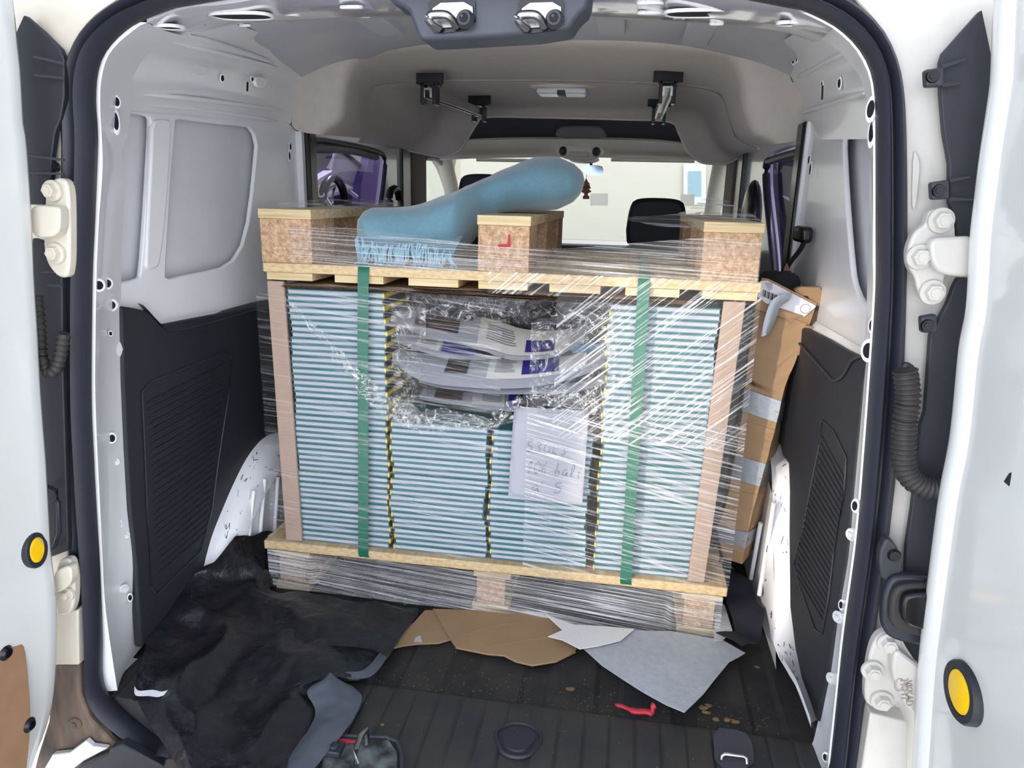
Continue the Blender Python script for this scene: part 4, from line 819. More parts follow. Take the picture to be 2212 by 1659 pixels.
# seats
def seat(name, x, y, z, w, lab):
    s = empty(name, (x, y, .3)); tag(s, lab, 'seat'); bm = bmesh.new()
    prof = [(-w*.5, 0), (-w*.46, .10), (-w*.36, .145), (0, .155), (w*.36, .145), (w*.46, .10), (w*.5, 0)]
    q = cat_rom([Vector((x+a, y, z+b)) for a, b in prof], 24)+[Vector((x+w*.47, y, z-.075)), Vector((x-w*.47, y, z-.075))]
    boxo('seat_base', (x-.24, x+.24, y-.35, y+.12, -.012, .26), mat('seat_fabric_dark', (46, 46, 54), .9), s, .03)
    plate('headrest', q, BLACKP, (0, .08, 0), s, bevel=.02)
    for sx in (-.06, .06): tubeo('headrest_post', [Vector((x+sx, y+.04, z-.08)), Vector((x+sx, y+.04, z))], .006, STEEL, s)
    q = rnd([Vector((x-.24, y, z-.06)), Vector((x+.24, y, z-.06)), Vector((x+.26, y, .2)), Vector((x-.26, y, .2))], 2); plate('backrest', q, mat('seat_fabric_dark', (46, 46, 54), .9), (0, .12, 0), s, bevel=.02)
    return s
seat('front_seat', .435, 2.0, .905, .29, 'dark right front seat, its headrest above the wrapped top pallet')
p = AY(1032, 420, 2.0); seat('front_seat', p.x+.02, 2.0, 1.00, .26, 'dark left front seat, its headrest peeping over the blue blanket')
# belt and coats right
bl = empty('seat_belt', AX(1735, 505, .75)); tag(bl, 'black seat belt and anchor on the right window pillar', 'seat belt')
bm = bmesh.new(); c = AX(1738, 508, .745); box(bm, c.x-.02, c.x+.01, c.y-.05, c.y+.05, c.z-.018, c.z+.022); link('belt_anchor', bm, BLACKG, bl, bevel=.01)
bb = [AX(a, b, .735) for a, b in [(1738, 520), (1728, 540), (1705, 570), (1690, 600), (1678, 660)]]; A = cat_rom(bb, 20)
bm = bmesh.new(); grid(bm, [[p+Vector((0, -.028, 0)) for p in A], [p+Vector((0, .028, 0)) for p in A]]); link('belt_webbing', bm, mat('belt_fabric', (30, 30, 36), .7), bl)
bm = bmesh.new(); blob(bm, AX(1622, 470, .70), .03, .10, .12); bb2 = link('grab_handle', bm, BLACKG, sd2, 60)
# neighbouring car outside the left window
pc = empty('parked_car', (-1.6, 2.2, -.6)); tag(pc, 'parked car with purple seats and a dark steering wheel, seen through the left window', 'car')
def nb(name, pts, x, m, th=-.05): return plate(name, P(pts, 'x', x), m, (th, 0, 0), pc, bevel=.004)
bq = [Vector((-1.45, y, z)) for y, z in ((-.2, -.60), (-.2, .2), (.0, .55), (.5, .66), (3.2, .66), (3.9, .45), (4.0, -.60), (3.4, -.60), (3.2, -.35), (2.9, -.60), (.9, -.60), (.7, -.35), (.4, -.60))]
plate('car_body', bq, PURD, (-1.5, 0, 0), pc, bevel=.05)
nb('seat', [(600, 290), (728, 300), (718, 340), (706, 363), (722, 378), (700, 392), (640, 400), (600, 420)], -1.30, PURD)
nb('white_panel', [(726, 318), (738, 321), (790, 365), (788, 392), (776, 404), (740, 385), (722, 380), (708, 364)], -1.32, WHITEW)
nb('door_pillar', [(802, 325), (850, 330), (850, 480), (774, 480), (780, 400), (792, 360)], -1.27, PURL)
nb('door_edge', [(734, 320), (740, 320), (792, 362), (790, 368)], -1.30, BLACKP2)
nb('dashboard_trim', [(646, 368), (660, 372), (656, 384), (648, 378)], -1.26, WHITEW); nb('dashboard_trim', [(668, 376), (684, 388), (672, 400), (662, 392)], -1.26, WHITEW)
nb('dashboard_trim', [(674, 402), (690, 384), (718, 368), (722, 380), (700, 390), (680, 408)], -1.25, SKIN)
nb('dashboard', [(600, 400), (640, 372), (676, 400), (700, 430), (790, 400), (800, 520), (580, 520)], -1.40, mat('very_dark_purple', (38, 30, 62), .6))
c = AX(722, 440, -1.24); bm = bmesh.new(); rr = (AX(722, 385, -1.24)-c).length
tube(bm, [c+Vector((0, math.cos(a)*rr*1.15, math.sin(a)*rr)) for a in [math.pi*2*k/40 for k in range(41)]], .022, 10, cap=False); link('steering_wheel', bm, BLACKG, pc, 60)
tubeo('wheel_spoke', [AX(704, 412, -1.24), AX(722, 402, -1.24), AX(716, 440, -1.24)], .012, LENS, pc)
tubeo('wheel_spoke', [AX(694, 420, -1.24), AX(710, 445, -1.24)], .018, WHITEW, pc)
tubeo('wheel_spoke', [AX(755, 414, -1.24), AX(770, 425, -1.24)], .012, LENS, pc)
pc2 = empty('parked_car', (1.5, 1.4, -.6)); tag(pc2, 'parked car with dark purple interior, seen through the right window', 'car')
def nb2(name, pts, x, m, th=.05): return plate(name, P(pts, 'x', x), m, (th, 0, 0), pc2, bevel=.004)
bq = [Vector((1.40, y, z)) for y, z in ((-.2, -.60), (-.2, .2), (.0, .55), (.5, .66), (3.2, .66), (3.9, .45), (4.0, -.60), (3.4, -.60), (3.2, -.35), (2.9, -.60), (.9, -.60), (.7, -.35), (.4, -.60))]
plate('car_body', bq, mat('dark_car_body', (38, 34, 50), .3), (1.5, 0, 0), pc2, bevel=.05)
nb2('seat', [(1700, 335), (1715, 345), (1730, 430), (1742, 520), (1745, 660), (1640, 660), (1640, 335)], 1.22, mat('dusky_purple', (34, 31, 42), .7))
nb2('door_pillar', [(1668, 340), (1676, 340), (1686, 500), (1692, 640), (1680, 640), (1672, 480)], 1.20, mat('mid_purple', (60, 57, 76), .6))
nb2('seat_belt', [(1690, 422), (1706, 430), (1728, 448), (1734, 470), (1731, 472), (1724, 452), (1704, 435), (1690, 426)], 1.20, LENS)
boxo('cab_floor', (-.80, .82, 1.2, 3.0, -.06, -.012), BLACKP, fl)
# ================================================================== THE LOAD
# ---- lower pallet
PX0, PX1, PD = -.600, .600, .80
lpal = empty('pallet', (0, .4, 0)); tag(lpal, 'lower wooden pallet on the load floor carrying the stacks of books', 'pallet', 'wooden pallets')
boxo('front_deck_board', (PX0, PX1, -.012, .12, .122, .147), PINEL, lpal, .003)
for y in (.16, .30, .44, .58, .70): boxo('deck_board', (PX0, PX1, y, y+.10, .125, .147), PINEL, lpal, .002)
for x in (-.575, -.03, .495):
    w = .082
    boxo('stringer_board', (x, x+w+.015, .0, PD, .100, .121), PINE, lpal, .002)
    for y in (.004, .33, .66): boxo('block', (x+.008, x+w, y, y+.13, .022, .100), CHIP, lpal, .001)
    boxo('bottom_board', (x-.004, x+w+.01, .0, PD, .0, .021), PINE, lpal, .002)
# ---- books
BW, BD, PITCH, Z0 = .247, .20, .01525, .1475
sheet = boxo('cardboard_sheet', (-.52, .53, .01, .60, .1472, .1485), CARD, None, .0); tag(sheet, 'thin brown cardboard layer between the lower pallet and the books', 'cardboard')
Z0 = .149
def book_mesh(spine_left, spm):
    bm = bmesh.new(); h = PITCH-.0008; c = .0027
    box(bm, -BW/2, BW/2, 0, BD, 0, c); box(bm, -BW/2, BW/2, 0, BD, h-c, h)
    x0, x1 = (-BW/2, -BW/2+.004) if spine_left else (BW/2-.004, BW/2)
    box(bm, x0, x1, -.0, BD, 0, h, 1)
    me = bpy.data.meshes.new('book'); bmesh.ops.recalc_face_normals(bm, faces=bm.faces); bm.to_mesh(me); bm.free()
    me.materials.append(TEAL); me.materials.append(spm); return me
def page_mesh(spine_left):
    bm = bmesh.new(); h = PITCH-.0008; s = 1 if spine_left else -1
    box(bm, -BW/2+.004 if spine_left else -BW/2+.002, BW/2-.002 if spine_left else BW/2-.004, .0025, BD-.003, .0026, h-.0026)
    me = bpy.data.meshes.new('pages'); bmesh.ops.recalc_face_normals(bm, faces=bm.faces); bm.to_mesh(me); bm.free(); me.materials.append(PAGES); return me
BMS = {(s, k): book_mesh(s, SPY if k else SPD) for s in (0, 1) for k in (0, 1)}; PMS = {s: page_mesh(s) for s in (0, 1)}
cols = [(-.505, 44, 0, 'leftmost strapped stack', 0), (-.250, 23, 1, 'second stack from the left, under the loose sheets', 0), (.006, 23, 1, 'third stack from the left, behind the handwritten note', 0), (.272, 44, 1, 'rightmost strapped stack', 0)]
for ci, (x0, n, sl, lab, _) in enumerate(cols):
    for k in range(n):
        jit = .0025*math.sin(k*.55+ci)+random.uniform(-.0015, .0015)+(-.006 if (ci in (1, 2) and 7 <= k <= 12) else 0)*(1 if ci else 0)
        o = bpy.data.objects.new('book', BMS[(sl, (k+ci) % 2)]); COL.objects.link(o)
        o.location = (x0+BW/2+jit+.002, .010+random.uniform(-.002, .002), Z0+k*PITCH)
        p = bpy.data.objects.new('pages', PMS[sl]); COL.objects.link(p); p.parent = o
        top = k == n-1
        if top and ci in (1, 2): tag(o, ('topmost green book of the second stack, cord drawing on its cover' if ci == 1 else 'topmost green book of the third stack, partly under wrinkled film'), 'book', 'books of the '+lab)
        elif top: tag(o, 'topmost teal book of the %s, right under the corrugated sheet' % lab, 'book', 'books of the '+lab)
        elif k == 0: tag(o, 'lowest teal book of the %s' % lab, 'book', 'books of the '+lab)
        else: tag(o, 'white-edged teal hardcover book inside the %s' % lab, 'book', 'books of the '+lab)
        if top and ci == 1:
            topbook = o; pz = PITCH
            cv = cat_rom([Vector((a, b, pz+.0005)) for a, b in [(-.10, .03), (-.07, .06), (-.03, .05), (-.01, .08), (.02, .09), (.035, .06), (.015, .03), (.05, .02), (.07, .05), (.09, .09), (.115, .06)]], 60)
            bm = bmesh.new(); tube(bm, cv, .0010, 6); q = link('cord_drawing', bm, PAPER, None, 60); q.parent = o
            bm = bmesh.new(); tube(bm, [Vector((-.035, .03, pz+.0005)), Vector((-.045, .055, pz+.0005))], .0025, 6); q = link('red_tip', bm, RED, None, 60); q.parent = o
# books of the rear row, just seen behind the cavity
# ---- corner boards
def cboard(name, x0b, x1b, x0t, x1t, zb, zt, lab, sgn):
    pts = [Vector((x0b, -.004, zb)), Vector((x1b, -.004, zb)), Vector((x1t, -.004, zt)), Vector((x0t, -.004, zt))]
    o = plate(name, pts, CARDP, (0, .010, 0), None, bevel=.002)
    xo_b, xo_t = (x0b, x0t) if sgn < 0 else (x1b, x1t)
    plate('side_flange', [Vector((xo_b, .0, zb)), Vector((xo_b, .09, zb)), Vector((xo_t, .09, zt)), Vector((xo_t, .0, zt))], CARDP, (-sgn*.006, 0, 0), o, bevel=.001)
    tag(o, lab, 'corner board'); return o
def ZX(px, py): p = AY(px, py, -.004); return p
a, b, c, d = ZX(617, 1162), ZX(652, 1165), ZX(612, 618), ZX(575, 590)
cboard('corner_board', a.x, b.x, d.x, c.x, .150, .838, 'pale brown cardboard corner board on the left edge of the book load', -1)
a, b, c, d = ZX(1492, 1240), ZX(1530, 1240), ZX(1603, 665), ZX(1557, 660)
cboard('corner_board', .505, .545, .525, .572, .150, .838, 'pale brown cardboard corner board on the right edge of the book load', 1)
# ---- corrugated sheets on top of the books
def corr(name, x0, x1, z0, z1, lab, sag):
    bm = bmesh.new(); n = 260; th = .0045
    def zt(x): t = (x-x0)/(x1-x0); return z0+(z1-z0)*t+sag*math.sin(t*7)*.5
    top = [Vector((x0+(x1-x0)*i/n, -.006, zt(x0+(x1-x0)*i/n)+th)) for i in range(n+1)]; bot = [p-Vector((0, 0, th)) for p in top]
    grid(bm, [top, [p+Vector((0, .6, 0)) for p in top]]); grid(bm, [bot, [p+Vector((0, .6, 0)) for p in bot]]); o = link(name, bm, CARD, None, 40)
    bm = bmesh.new(); m_ = int((x1-x0)/.0035); w = [Vector((x0+(x1-x0)*i/m_, -.0062, zt(x0+(x1-x0)*i/m_)+(th if i % 2 else 0))) for i in range(m_+1)]
    grid(bm, [w, [p+Vector((0, .02, 0)) for p in w]]); bmesh.ops.solidify(bm, geom=bm.faces[:], thickness=.0005); link('fluting', bm, CARDD, o, None)
    tag(o, lab, 'cardboard'); return o
corr('corrugated_sheet', -.512, .47, .825, .822, 'corrugated cardboard sheet lying directly on top of the book stacks', .003)
corr('corrugated_sheet', -.18, .40, .833, .829, 'shorter second corrugated sheet under the upturned pallet', .001)
# ---- upturned pallet
up = empty('pallet', (0.02, .4, .84)); tag(up, 'upturned wooden pallet with chipboard blocks lying on top of the book load', 'pallet', 'wooden pallets')
ux0, ux1 = -.556, .600
for (a_, b_), (z0, z1) in zip(((577, 675), (723, 828), (882, 990), (1033, 1140), (1187, 1298), (1352, 1470), (1520, 1640)), [(.840, .862)]*7):
    xa, xb = AY(a_, 610, 0).x, AY(b_, 610, 0).x
    boxo('slat', (xa, xb, .0, .80, .841, .8595), PINE, up, .001)
boxo('cross_board', (ux0, ux1, -.006, .13, .860, .882), PINEL, up, .0015)
boxo('cross_board', (ux0, ux1, .34, .45, .860, .882), PINEL, up, .0015); boxo('cross_board', (ux0, ux1, .68, .80, .860, .882), PINEL, up, .0015)
for (xa, xb), nm in (((-.560, -.432), 0), ((-.029, .089), 1), ((.470, .592), 2)):
    for y in (.0, .35, .66):
        boxo('block', (xa, xb, y, y+.14, .882, .986), CHIP, up, .0012)
    boxo('runner_board', (xa-.002, xb+.003, -.004, .80, .986, 1.008), PINE, up, .0015)
q = [AY(a, b, -.0015) for a, b in ((1098, 507), (1102, 507), (1103, 533), (1077, 535), (1075, 528), (1096, 527))]
plate('red_stamp', q, mat('red_stamp_ink', (176, 60, 70), .9), (0, .001, 0), up, bevel=0)
# ---- straps
def strap(px_t, px_b, lab, y=-.0125):
    t = AY(*px_t, y); b = AY(*px_b, y); w = .0135
    path = [Vector((t.x+.004, .55, .888)), Vector((t.x+.003, .14, .888)), Vector((t.x+.001, .0, .886)), Vector((t.x, -.008, .882)), Vector((t.x, y, .872)), Vector((t.x*.7+b.x*.3, y, .70)), Vector((b.x*.6+t.x*.4, y, .45)), Vector((b.x, -.0145, .16)), Vector((b.x, -.0155, .130)), Vector((b.x+.006, -.004, .116)), Vector((b.x+.008, .05, .115))]
    path = lin_res(path, 70); bm = bmesh.new(); rows = []
    for i, p in enumerate(path):
        t_ = (path[min(i+1, len(path)-1)]-path[max(i-1, 0)]).normalized(); nn = t_.cross(Vector((1, 0, 0))).normalized()*.0006
        rows.append([p+Vector((-w, 0, 0))-nn, p+Vector((w, 0, 0))-nn, p+Vector((w, 0, 0))+nn, p+Vector((-w, 0, 0))+nn])
    grid(bm, rows, closed=True, cap=True)
    o = link('strap', bm, STRAP, None, 60); tag(o, lab, 'strap', 'green packing straps'); return o
strap((785, 600), (785, 1180), 'green packing strap around the left book stack'); strap((1391, 610), (1352, 1245), 'green packing strap around the right book stack')
# ---- loose printed sheets in the cavity
def sheetsurf(front, back, y0, y1, n=50, mrows=10, bow=.0):
    A = cat_rom([AY(a, b, y0) for a, b in front], n); B = cat_rom([AY(a, b, y1) for a, b in back], n); S = []
    for j in range(mrows+1):
        t = j/mrows; S.append([a.lerp(b, t)+Vector((0, 0, bow*math.sin(math.pi*t))) for a, b in zip(A, B)])
    return S
def spt(S, u, v):
    n = len(S[0])-1; m = len(S)-1; x = min(max(u, 0), 1)*n; y = min(max(v, 0), 1)*m; i = min(int(x), n-1); j = min(int(y), m-1); fx = x-i; fy = y-j
    return S[j][i].lerp(S[j][i+1], fx).lerp(S[j+1][i].lerp(S[j+1][i+1], fx), fy)
def patch(S, u0, u1, v0, v1, m, name, parent, off=.0035):
    bm = bmesh.new(); rows = []
    for j in range(5): rows.append([spt(S, u0+(u1-u0)*i/12, v0+(v1-v0)*j/4)+Vector((0, -off*.8, off)) for i in range(13)])
    grid(bm, rows); return link(name, bm, m, parent, None)
def psheet(front, back, y0, y1, lab, items, bow=0):
    S = sheetsurf(front, back, y0, y1, bow=bow); bm = bmesh.new(); grid(bm, S); bmesh.ops.solidify(bm, geom=bm.faces[:], thickness=.0008)
    o = link('printed_sheet', bm, PAPER, None, None); tag(o, lab, 'sheet', 'loose printed sheets in the gap')
    for kk, (nm, m_, u0, u1, v0, v1) in enumerate(items): patch(S, u0, u1, v0, v1, m_, nm, o, .0022+(0 if nm == 'beige_field' else .0012 if nm != 'text_line' else .0018))
    return o
def lines(u0, u1, v0, v1, n): return [('text_line', TEXTG, u0, u1-random.uniform(0, .03), v0+(v1-v0)*(k+.25)/n, v0+(v1-v0)*(k+.6)/n) for k in range(n)]
psheet([(836, 690), (870, 706), (905, 722), (960, 735), (1000, 745), (1050, 760), (1090, 775), (1140, 778), (1200, 770), (1260, 740)], [(850, 652), (890, 660), (930, 668), (985, 676), (1040, 686), (1090, 700), (1130, 712), (1180, 716), (1230, 712), (1270, 700)], .03, .17,
       'uppermost loose printed sheet in the gap, its dark photo tilted to the right', [('photo', BROWNP, .14, .36, .28, .75), ('dark_title', DARKPR, .12, .42, .80, 1.0), ('beige_field', BEIGEP, .46, .92, .12, 1.0), ('blue_box', BLUE, .70, .84, .22, .62)]+lines(.50, .66, .35, .85, 7))
psheet([(851, 737), (880, 748), (925, 764), (965, 773), (1010, 777), (1060, 776), (1090, 772)], [(872, 708), (905, 716), (940, 722), (980, 730), (1020, 742), (1060, 752), (1095, 758)], .025, .12,
       'second loose printed sheet from the top, with a blue text box', [('blue_box', BLUE, .42, .74, .22, .92), ('photo', BROWNP, .74, .92, .25, .9), ('beige_field', BEIGEP, .18, .40, .2, .95)]+lines(.22, .38, .35, .9, 6))
S3 = psheet([(848, 765), (856, 785), (880, 806), (910, 822), (950, 831), (1000, 836), (1060, 839), (1130, 838), (1200, 828), (1260, 810), (1320, 785), (1345, 760)], [(860, 752), (890, 760), (930, 765), (965, 770), (1010, 775), (1060, 777), (1120, 776), (1180, 774), (1240, 768), (1280, 758), (1320, 745), (1345, 735)], .012, .10,
       'broad loose printed sheet bowed across the middle of the gap, with photo and blue box', [('photo', BROWNP, .24, .335, .42, .98), ('beige_field', BEIGEP, .42, .84, .30, 1.0), ('blue_box', BLUE, .565, .72, .42, .98)]+lines(.45, .55, .5, .98, 9))
psheet([(905, 826), (950, 838), (1000, 844), (1050, 850), (1100, 852), (1180, 850), (1250, 845), (1330, 820)], [(905, 815), (950, 828), (1000, 833), (1060, 836), (1120, 835), (1180, 832), (1250, 825), (1330, 800)], .008, .05,
       'lower edge of a loose sheet peeping out under the broad sheet', [])
psheet([(905, 862), (950, 871), (1000, 876), (1040, 880), (1080, 886), (1108, 889), (1120, 880)], [(915, 838), (950, 843), (1000, 846), (1040, 848), (1080, 850), (1108, 850), (1125, 848)], .015, .10,
       'lowest loose printed sheet lying on the green book, dark photo at its left', [('photo', BROWNP, .14, .42, .30, .98), ('beige_field', BEIGEP, .52, .84, .15, 1.0), ('blue_box', BLUE, .88, .97, .2, 1.0)]+lines(.62, .82, .35, .9, 6))
# dark crumpled backing, added for the shade behind the sheets
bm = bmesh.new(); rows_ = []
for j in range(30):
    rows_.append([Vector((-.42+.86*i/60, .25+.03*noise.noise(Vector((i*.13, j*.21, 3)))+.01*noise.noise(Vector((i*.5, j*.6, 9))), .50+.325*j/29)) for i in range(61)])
grid(bm, rows_); o = link('shade_backing', bm, BPLAST, None, 60); tag(o, 'dark crumpled backing added for the shade in the gap above the middle stacks', 'backing')
pk = plate('blue_print', [AY(a, b, .12) for a, b in ((1228, 748), (1305, 742), (1290, 775), (1240, 768))], mat('steel_blue_print', (88, 140, 168), .4), (0, .004, 0)); tag(pk, 'steel-blue printed card behind the film at the right of the gap', 'card')
# ---- handwritten note
c4 = [AY(1110, 880, -.016), AY(1272, 891, -.016), AY(1258, 1086, -.020), AY(1098, 1070, -.020)]
bm = bmesh.new(); rows_ = []
for j in range(13):
    t = j/12; a = c4[0].lerp(c4[3], t); b = c4[1].lerp(c4[2], t)
    rows_.append([a.lerp(b, i/12)+Vector((0, .002*math.sin(i*.7)*math.sin(t*5)+(.010*(1-t*5) if t < .2 else 0), 0)) for i in range(13)])
grid(bm, rows_); bmesh.ops.solidify(bm, geom=bm.faces[:], thickness=.0005); note = link('paper_note', bm, PAPER, None, 60); tag(note, 'white paper note with faint handwriting, fixed to the front of the book stacks', 'note')
def nt_(u, v): t = v; a = c4[0].lerp(c4[3], t); b = c4[1].lerp(c4[2], t); return a.lerp(b, u)+Vector((0, -.0012, 0))
G = {'5': [[(.75, 0), (.2, .05), (.15, .42), (.6, .42), (.85, .65), (.55, .98), (.05, .9)]], '3': [[(.1, .08), (.6, 0), (.75, .25), (.35, .45), (.8, .65), (.5, 1), (.05, .88)]], '0': [[(.5, 0), (.1, .3), (.15, .8), (.5, 1), (.9, .7), (.85, .2), (.5, 0)]],
     '1': [[(.1, .4), (.6, 0), (.4, 1)]], '6': [[(.8, 0), (.25, .4), (.15, .8), (.5, 1), (.8, .75), (.5, .5), (.2, .7)]], 'k': [[(.2, 0), (.1, 1)], [(.8, .4), (.15, .7), (.8, 1)]], 's': [[(.8, .4), (.3, .5), (.7, .75), (.5, 1), (.1, .95)]],
     'b': [[(.3, 0), (.1, .95), (.6, .95), (.7, .6), (.2, .6)]], 'a': [[(.8, .5), (.4, .45), (.1, .8), (.4, 1), (.8, .6), (.8, 1), (1, .95)]], 'l': [[(.3, 1), (.7, .2), (.4, 0), (.3, .8), (.7, 1)]], 'i': [[(.4, .5), (.4, 1), (.7, .95)], [(.45, .3), (.6, .2)]], "'": [[(.3, .0), (.1, .3)]]}
def write(txt, u, v, cw, chh, adv):
    bm = bmesh.new()
    for ch_ in txt:
        for st in G.get(ch_, []):
            cl = cat_rom([nt_(u+x*cw+(1-y)*cw*.25, v+y*chh) for x, y in st], 16); tube(bm, cl, .00075, 5)
        u += adv
    link('handwriting', bm, INK, note, None)
write('530ks', .20, .36, .09, .12, .115); write('106 bali', .22, .58, .085, .14, .095); write("a' 5", .30, .80, .11, .12, .10)
# ---- stretch film
FA = film('film_face_left', -6, 2.5, 90, .52, .66, .32, .02, 1.6)
FB = film('film_face_right', 40, 2.5, 110, .52, .62, .62, .04, 1.6)
FB2 = film('film_face_right_low', -12, 2.5, 100, .50, .62, .62, .04, 1.6)
FC = film('film_band', -2, 1.4, 150, .48, .63, .68, .05, 1.6)
FD = film('film_crumple', 0, 11, 13, .97, .998, .55, .06, 1.5, crumple=True, gl=.75)
FE = film('film_low_band', -5, 1.5, 170, .45, .62, .8, .10, 1.6)
wrap = empty('stretch_wrap', (0, -.02, .5)); tag(wrap, 'clear crinkled stretch film wrapped around both pallets and the books', 'film')
def fgrid(name, x0, x1, z0, z1, m, yf, nx=60, nz=30, zf=None):
    bm = bmesh.new(); rows = []
    for j in range(nz+1):
        v = j/nz; row = []
        for i in range(nx+1):
            u = i/nx; x = x0+(x1-x0)*u; z = z0+(z1-z0)*v
            if zf: z = zf(u, v)
            row.append(Vector((x, yf(x, z, u, v), z)))
        rows.append(row)
    grid(bm, rows); return link(name, bm, m, wrap, 80)
wv = lambda x, z: .003*noise.noise(Vector((x*5, z*14, 1)))
fgrid('film_left_face', -.572, .03, .15, .838, FA, lambda x, z, u, v: -.019+wv(x, z)+(.02*max(0, min(1, (x+.25)*12))*max(0, min(1, (z-.50)*14))))
fgrid('film_right_face', .16, .60, .50, .838, FB, lambda x, z, u, v: -.025+wv(x, z)+.01*max(0, (x-.54)*10))
fgrid('film_right_face', .10, .60, .15, .56, FB2, lambda x, z, u, v: -.027+wv(x, z)+.01*max(0, (x-.54)*10))
def low(u, v):
    z0 = .018-.012*u; return z0+(.128-z0)*v
fgrid('film_low_band', -.585, .59, .01, .13, FE, lambda x, z, u, v: -.022+wv(x, z)+.012*math.sin(math.pi*v)*(1 if .1 < u < .9 else 0), 80, 16, low)
def upz(u, v):
    top = .968+.010*math.sin(u*9)-.020*math.sin(math.pi*u)+.03*max(0, u-.8); return .882+(top-.882)*v
fgrid('film_upper_band', -.48, .592, .88, .98, FC, lambda x, z, u, v: -.013+wv(x, z), 80, 16, upz)
# film pulled across the board
fgrid('film_board_band', .0, .60, .835, .885, FB, lambda x, z, u, v: -.021+wv(x, z), 40, 6)
# crumpled film over the gap
def cr1(x, z, u, v): return -.008+.05*math.sin(math.pi*min(1, max(0, u)))*math.sin(math.pi*v)*.6+.022*noise.noise(Vector((x*16, z*16, 4)))+.010*noise.noise(Vector((x*45, z*45, 8)))
fgrid('film_crumple', -.235, -.15, .50, .80, FD, cr1, 50, 80)
fgrid('film_crumple', -.20, .30, .765, .825, FD, cr1, 130, 24)
fgrid('film_crumple', .10, .30, .56, .77, FD, cr1, 70, 60)
def crs(u, v): w = .045*(1-abs(2*v-1)); return 0
# torn strips: left diagonal fold and the hanging rag
def rag(name, path, w0, y, m, seed):
    cl = cat_rom([AY(a, b, y) for a, b in path], 50); bm = bmesh.new(); rows = []
    for k in range(9):
        f = k/8*2-1; row = []
        for i, p in enumerate(cl):
            t = (cl[min(i+1, 49)]-cl[max(i-1, 0)]).normalized(); nrm = Vector((-t.z, 0, t.x)); ww = w0[min(int(i/50*len(w0)), len(w0)-1)] if isinstance(w0, list) else w0
            row.append(p+nrm*ww*f*(1+.4*noise.noise(Vector((i*.4, seed, f))))+Vector((0, -.012*abs(noise.noise(Vector((i*.5, k*.9, seed)))), 0)))
        rows.append(row)
    grid(bm, rows); return link(name, bm, m, wrap, 80)
rag('film_fold', [(612, 640), (680, 710), (760, 800), (830, 870), (900, 905)], [.006, .010, .016, .024, .03], -.026, FD, 3)
rag('film_rag', [(845, 880), (905, 912), (980, 905), (1050, 915), (1110, 900)], [.02, .03, .02, .012], -.024, FD, 5)
rag('film_rag', [(905, 890), (900, 930)], .012, -.026, FD, 6)
rag('film_rag', [(1070, 905), (1120, 870), (1200, 860), (1290, 880)], [.014, .02, .02], -.02, FD, 7)
rag('film_rag', [(840, 1285), (870, 1296), (905, 1305)], [.006, .01, .004], -.03, FD, 8)
# tents of film over the top corners
def tent(name, pts, m):
    bm = bmesh.new(); cx = sum((Vector(p) for p in pts), Vector())/len(pts)
    n = 9; vs = []
    ed = cat_rom(pts, 48, closed=True)
    rows = [[cx.lerp(p, r)+Vector((0, 0, .006*noise.noise(Vector((i*.6, r*4, 2))))) for i, p in enumerate(ed)] for r in (.02, .25, .5, .75, 1)]
    grid(bm, rows, closed=True); return link(name, bm, m, wrap, 80)
tent('film_corner', [AY(566, 452, -.005), AY(640, 470, -.008), AY(700, 470, -.008), AY(790, 455, .05), AY(860, 437, .30), AY(740, 430, .55), AY(660, 432, .2), AY(640, 433, .1)], FC)
tent('film_corner', [AY(1350, 470, -.01), AY(1465, 462, 0), AY(1520, 430, .1), AY(1545, 425, .15), AY(1580, 440, .12), AY(1648, 482, -.004), AY(1560, 487, -.01), AY(1450, 492, -.014)], FC)
for nm, x0, x1, sgn in (('film_side', .555, .640, 1),):
    bm = bmesh.new(); a = [AY(1560, 1240, -.01), AY(1552, 1100, -.005), AY(1565, 950, -.004), AY(1600, 780, -.004), AY(1640, 660, -.004)]; b = [AY(1568, 1245, .03), AY(1562, 1100, .03), AY(1580, 950, .03), AY(1618, 780, .03), AY(1648, 655, .03)]
    grid(bm, [cat_rom([AY(1530, 1240, -.012), AY(1528, 1100, -.012), AY(1540, 950, -.012), AY(1575, 780, -.012), AY(1620, 660, -.012)], 40), cat_rom(a, 40), cat_rom(b, 40)]); link('film_side', bm, FA, wrap, 80)
bm = bmesh.new(); grid(bm, [cat_rom([AY(615, 1080, .0), AY(600, 1130, .0), AY(578, 1158, -.01)], 20), cat_rom([AY(608, 1120, .03), AY(600, 1145, .02), AY(585, 1160, .0)], 20)]); link('film_side', bm, FC, wrap, 80)
# ---- blue blanket
bk = empty('blanket', (0, .15, .9)); tag(bk, 'rolled light blue fleece blanket with fringe lying on the upturned pallet', 'blanket')
secs = [((1262, 392), .31, 4, .01), ((1255, 394), .31, 28, .06), ((1238, 396), .31, 45, .09), ((1205, 397), .31, 57, .11), ((1160, 399), .31, 57, .12), ((1110, 408), .31, 49, .12), ((1060, 425), .30, 44, .12), ((1005, 472), .22, 70, .13), ((950, 495), .19, 72, .12), ((900, 507), .16, 64, .09), ((850, 514), .12, 64, .07), ((805, 508), .10, 58, .06), ((785, 503), .10, 46, .04), ((778, 500), .10, 20, .02)]
cc_ = []; 
for (px, py), y, hpx, dep in secs:
    c = AY(px, py, y); top = AY(px, py-hpx, y); cc_.append((c, (top-c).length, dep))
N = 90; cen = cat_rom([c for c, _, _ in cc_], N)
def interp(vals, t):
    x = t*(len(vals)-1); i = min(int(x), len(vals)-2); return vals[i]+(vals[i+1]-vals[i])*(x-i)
